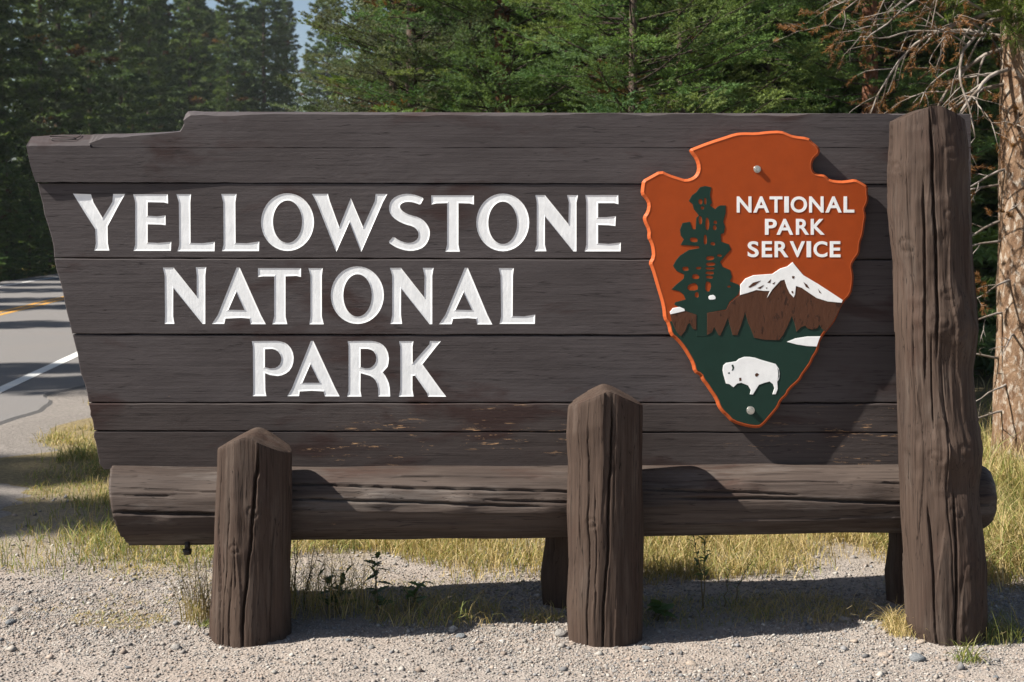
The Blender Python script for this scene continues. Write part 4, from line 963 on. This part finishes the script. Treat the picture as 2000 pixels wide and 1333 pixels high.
def field(n, xr, yr, h, w, lean, green, prob, seed, scale_with_y=True):
    r = rs(seed); x = r.uniform(*xr, n); y = r.uniform(*yr, n); k = r.rand(n) < prob(x, y); x, y = x[k], y[k]; n = len(x)
    q = np.stack([x, y, x * 0], 1); gm = np.clip(green + 0.5 * fbm(q * 0.9, 40, 3), 0.02, 0.95)
    hh = h * r.uniform(0.4, 1.3, n) * np.clip(1 + 0.9 * fbm(q * 2.2, 44, 3), 0.35, 1.8)
    return blades(x, y, hh, w * r.uniform(0.7, 1.3, n) * (np.clip(y / 8, 1, 4) if scale_with_y else 1), np.where(r.rand(n) < 0.2, r.uniform(0.1, 0.5, n), r.uniform(0.5, 1.5, n)), gcol(n, gm, r), r)
def nz(x, y, s, k): return fbm(np.stack([x * s, y * s, x * 0], 1), k, 4)
roadx = lambda y: -5.15 - 0.12 * (y - 13.9)
lv = lambda x, y: np.clip((y - 6.75 + 0.9 * nz(x, y, 1.2, 50)) / 0.5, 0, 1) * np.clip((x - (roadx(y) + 1.3 + 0.9 * nz(x, y, 1.0, 52))) / 0.6, 0, 1) * np.where(x < 0.45 * y, 1, 0)
g1 = field(190000, (-5.5, -0.3), (6.4, 14.0), 0.095, 0.0042, 0, 0.42, lambda x, y: lv(x, y) * np.clip(0.75 + 1.6 * nz(x, y, 2.6, 71), 0.12, 1) * np.where(x > -0.40 * y - 0.4, 1, 0.0), 60)
g2 = field(80000, (-1.2, 2.6), (6.4, 9.5), 0.14, 0.0040, 0, 0.16, lambda x, y: np.clip((y - 6.7 + 1.0 * nz(x, y, 1.2, 50)) / 0.5, 0, 1) * np.clip(0.75 + 1.6 * nz(x, y, 3.0, 72), 0.1, 1), 61)
g3 = field(42000, (1.9, 4.2), (6.2, 10.5), 0.30, 0.0055, 0, 0.45, lambda x, y: np.clip((y - 6.3 + 0.6 * nz(x, y, 1.5, 55)) / 0.6, 0, 1) * np.clip((x - 1.7) / 0.5, 0, 1) * np.clip((10.5 - y) / 2, 0.2, 1), 62)
g4 = field(20000, (-40, -12), (38, 75), 0.42, 0.02, 0, 0.45, lambda x, y: np.where(x < roadx(y) - 7.6, 1.0, 0.0), 63)
g5 = field(20000, (-9, 12), (9.5, 30), 0.22, 0.008, 0, 0.4, lambda x, y: np.where(x > roadx(y) + 2.4, 0.9, 0.0), 64)
o = merge('grass', [g1, g2, g3, g4, g5], 'grass'); o['kind'] = 'stuff'; tag(o, 'dry yellow and green verge grass growing around the sign and along the road', 'grass')
# litter of flattened straw on the gravel edge
r = rs(66); n = 16000; x = r.uniform(-2.7, 2.7, n); y = r.uniform(5.7, 7.2, n); k = r.rand(n) < np.clip(0.25 + 1.2 * nz(x, y, 2.2, 58), 0, 1) * np.clip((y - 5.75) / 0.5, 0.0, 1); x, y = x[k], y[k]; n = len(x)
L1 = blades(x, y, r.uniform(0.03, 0.09, n), np.full(n, 0.0028), r.uniform(1.6, 2.4, n), gcol(n, 0.12, r), r)
o = merge('straw_litter', [L1], 'grass'); o['kind'] = 'stuff'; tag(o, 'flattened straw and dead stems scattered on the gravel below the log', 'straw')

def tuft(name, xp, yp, rad, n, h, green, lab, seed, lean=(0.1, 0.8), w=0.0034, asp=1.0, dark=1.0):
    D = F * CH / (yp - HZ); r = rs(seed); a = r.uniform(0, 6.28, n); q = rad * np.sqrt(r.rand(n))
    cx = at(xp, D); x = cx + q * np.cos(a) * asp; y = D + q * np.sin(a)
    v, f, c = blades(x, y, h * r.uniform(0.35, 1.1, n), w * r.uniform(0.7, 1.3, n), r.uniform(*lean, n), gcol(n, green, r) * dark, r)
    o = link(name, npmesh(name, v, f, c), M['grass'], None, False); tag(o, lab, 'grass tuft'); return o
tuft('grass_tuft', 390, 1205, 0.085, 150, 0.33, 0.10, 'dry brown stemmed grass tuft at the left side of the short post', 201, (0.05, 0.8), 0.0026, 1.0, 0.75)
tuft('grass_tuft', 1765, 1225, 0.11, 520, 0.15, 0.02, 'straw coloured tuft at the left foot of the tall post', 202, (0.6, 1.9), 0.0028, 0.8, 1.1)
tuft('grass_tuft', 1890, 1283, 0.05, 70, 0.13, 0.95, 'bright green grass tuft at the foot of the tall post', 203, (0.4, 1.6), 0.004)
tuft('grass_tuft', 1948, 1240, 0.11, 260, 0.18, 0.8, 'dark green grass tuft on the forest side of the tall post', 204, (0.3, 1.6), 0.0032, 1.0, 0.85)
tuft('grass_tuft', 630, 1188, 0.19, 330, 0.40, 0.25, 'tall thin stemmed grass tuft on the right side of the short post', 205, (0.1, 1.3), 0.0026, 1.15, 0.95)
tuft('grass_tuft', 840, 1195, 0.22, 700, 0.19, 0.30, 'low drooping grass tuft under the log between the short and middle posts', 206, (0.6, 1.9), 0.0028, 1.4, 1.0)
tuft('grass_tuft', 1350, 1195, 0.22, 560, 0.11, 0.4, 'low green grass tuft in the shade right of the middle post', 207, (0.6, 1.9), 0.0028, 1.7, 1.0)
tuft('grass_tuft', 1560, 1188, 0.20, 640, 0.14, 0.15, 'low straw grass tuft between the middle and tall posts', 208, (0.7, 2.0), 0.0028, 1.5, 1.0)
tuft('grass_tuft', 1060, 1200, 0.07, 170, 0.10, 0.3, 'short sparse grass tuft at the base of the rear support', 209, (0.5, 1.8), 0.003, 1.4)
tuft('grass_tuft', 235, 1205, 0.12, 460, 0.055, 0.25, 'sparse creeping grass patch in open gravel left of the short post', 210, (1.0, 2.2), 0.0028, 1.7)
tuft('grass_tuft', 402, 1217, 0.035, 60, 0.045, 1.0, 'tiny bright green sprig tuft touching the short post', 211, (0.4, 1.4), 0.005)
# leafy weeds: stem plus separate leaves
def leaf_mesh(L, W, toothed=False):
    v = [(0, 0, 0)]; f = []; n = 7
    for k in range(1, n):
        t = k / n; w = W * math.sin(math.pi * t ** 0.8) * ((1.15 if k % 2 else 0.75) if toothed else 1)
        z = -0.12 * L * t * t; v += [(L * t, -w / 2, z + w * 0.15), (L * t, 0, z), (L * t, w / 2, z + w * 0.15)]
    v.append((L, 0, -0.12 * L)); e = len(v) - 1
    f += [(0, 1, 2), (0, 2, 3)]
    for k in range(n - 2):
        a = 1 + 3 * k; f += [(a, a + 3, a + 4, a + 1), (a + 1, a + 4, a + 5, a + 2)]
    a = 1 + 3 * (n - 2); f += [(a, e, a + 1), (a + 1, e, a + 2)]
    me = pymesh('leaf', v, f)
    return me
def colour(me, c):
    a = me.color_attributes.new('Col', 'FLOAT_COLOR', 'POINT'); a.data.foreach_set('color', np.tile(np.array((*c, 1.0), np.float32), len(me.vertices))); return me
LM = {}
def get_leaf(L, W, t, c):
    k = (L, W, t, c)
    if k not in LM: LM[k] = colour(leaf_mesh(L, W, t), c); LM[k].materials.append(M['leaf'])
    return LM[k]
def weed(name, xp, yp, stems, lab, seed, leafs, stemc=(0.13, 0.10, 0.05)):
    """stems: list of (height, lean_x, lean_y); leafs = (n per stem, length, width, toothed, colour, from, to)"""
    D = F * CH / (yp - HZ); x = at(xp, D); r = random.Random(seed)
    t = thing(name, lab, 'plant', (x, D, float(gh(x, D)[0])))
    for (h, lx, ly) in stems:
        jx, jy = r.uniform(-0.03, 0.03), r.uniform(-0.03, 0.03)
        P = [(jx + lx * q * q + r.gauss(0, 0.004), jy + ly * q * q, h * q) for q in np.linspace(0, 1, 8)]
        sm = tube_mesh('stem', [(P, [0.0035 * (1 - 0.7 * q) for q in np.linspace(0, 1, 8)])], 5); colour(sm, stemc); sm.materials.append(M['leaf'])
        link('stem', sm, None, t)
        n, L, W, tt, c, u0, u1 = leafs
        for k in range(n):
            u = u0 + (u1 - u0) * (k + r.random() * 0.8) / n; i = min(int(u * 7), 6); a = Vector(P[i]).lerp(Vector(P[i + 1]), u * 7 - i)
            q = link('leaf', get_leaf(L, W, tt, c), None, t, True); q.location = a; s = r.uniform(0.6, 1.15) * (1 - 0.3 * u)
            q.scale = (s, s, s); q.rotation_euler = (r.uniform(-0.4, 0.4), r.uniform(-0.9, 0.1), k * 2.4 + r.uniform(-0.4, 0.4))
    return t
DG = (0.06, 0.10, 0.035); MG = (0.09, 0.15, 0.045)
weed('weed', 1385, 1192, [(0.37, -0.06, -0.03), (0.33, 0.02, 0.0)], 'slender upright weed with narrow leaves rising before the log right of the middle post', 1, (26, 0.055, 0.014, False, MG, 0.35, 1.0))
weed('weed', 1425, 1190, [(0.20, 0.08, 0.0), (0.17, 0.04, 0.02)], 'small branching weed leaning away from the slender upright weed', 2, (11, 0.035, 0.008, False, MG, 0.3, 1.0))
weed('weed', 1285, 1205, [(0.06, 0.03, 0), (0.05, -0.02, 0), (0.045, 0.05, 0.0)], 'low broad leaved weed at the right foot of the middle post', 3, (5, 0.08, 0.065, False, MG, 0.5, 1.0))
weed('weed', 745, 1190, [(0.27, -0.03, 0), (0.26, 0.01, 0)], 'toothed dark leaved thistle weed standing in the grass under the log', 4, (11, 0.085, 0.035, True, DG, 0.12, 0.95))
weed('weed', 655, 1195, [(0.16, -0.06, 0), (0.18, 0.05, 0), (0.13, 0.1, 0), (0.17, -0.1, 0.02)], 'dark leafy weed clump right beside the short post', 5, (9, 0.085, 0.035, True, DG, 0.15, 1.0))
weed('weed', 800, 1190, [(0.12, 0.02, 0), (0.14, 0.06, 0), (0.1, -0.04, 0)], 'small leafy weed between thistle and drooping grass', 6, (6, 0.065, 0.04, True, MG, 0.3, 1.0))
weed('weed', 585, 1185, [(0.34, -0.02, 0), (0.30, 0.05, 0), (0.36, 0.02, 0.01), (0.28, 0.10, 0.0)], 'tall dry branching weed close against the short post', 7, (8, 0.05, 0.008, False, (0.10, 0.08, 0.035), 0.3, 1.0), (0.09, 0.065, 0.035))

# ------------------------------------------------------------------ summer haze
def haze():
    x0, x1, y0, y1, z0, z1 = -960, 960, -260, 1460, -1.5, 34
    v = [(x, y, z) for z in (z0, z1) for y in (y0, y1) for x in (x0, x1)]
    me = pymesh('haze', v, [(0, 2, 3, 1), (4, 5, 7, 6), (0, 1, 5, 4), (2, 6, 7, 3), (0, 4, 6, 2), (1, 3, 7, 5)])
    m = bpy.data.materials.new('haze'); m.use_nodes = True; nt = m.node_tree; nt.nodes.clear()
    out = nt.nodes.new('ShaderNodeOutputMaterial'); pv = nt.nodes.new('ShaderNodeVolumePrincipled')
    pv.inputs['Color'].default_value = (0.86, 0.92, 1.0, 1); pv.inputs['Density'].default_value = 0.00028; pv.inputs['Anisotropy'].default_value = 0.2
    nt.links.new(pv.outputs[0], out.inputs['Volume'])
    o = link('haze', me, m, None, False); o['kind'] = 'stuff'; o['label'] = 'thin summer haze lying over the wood and the road'; o['category'] = 'haze'
haze()
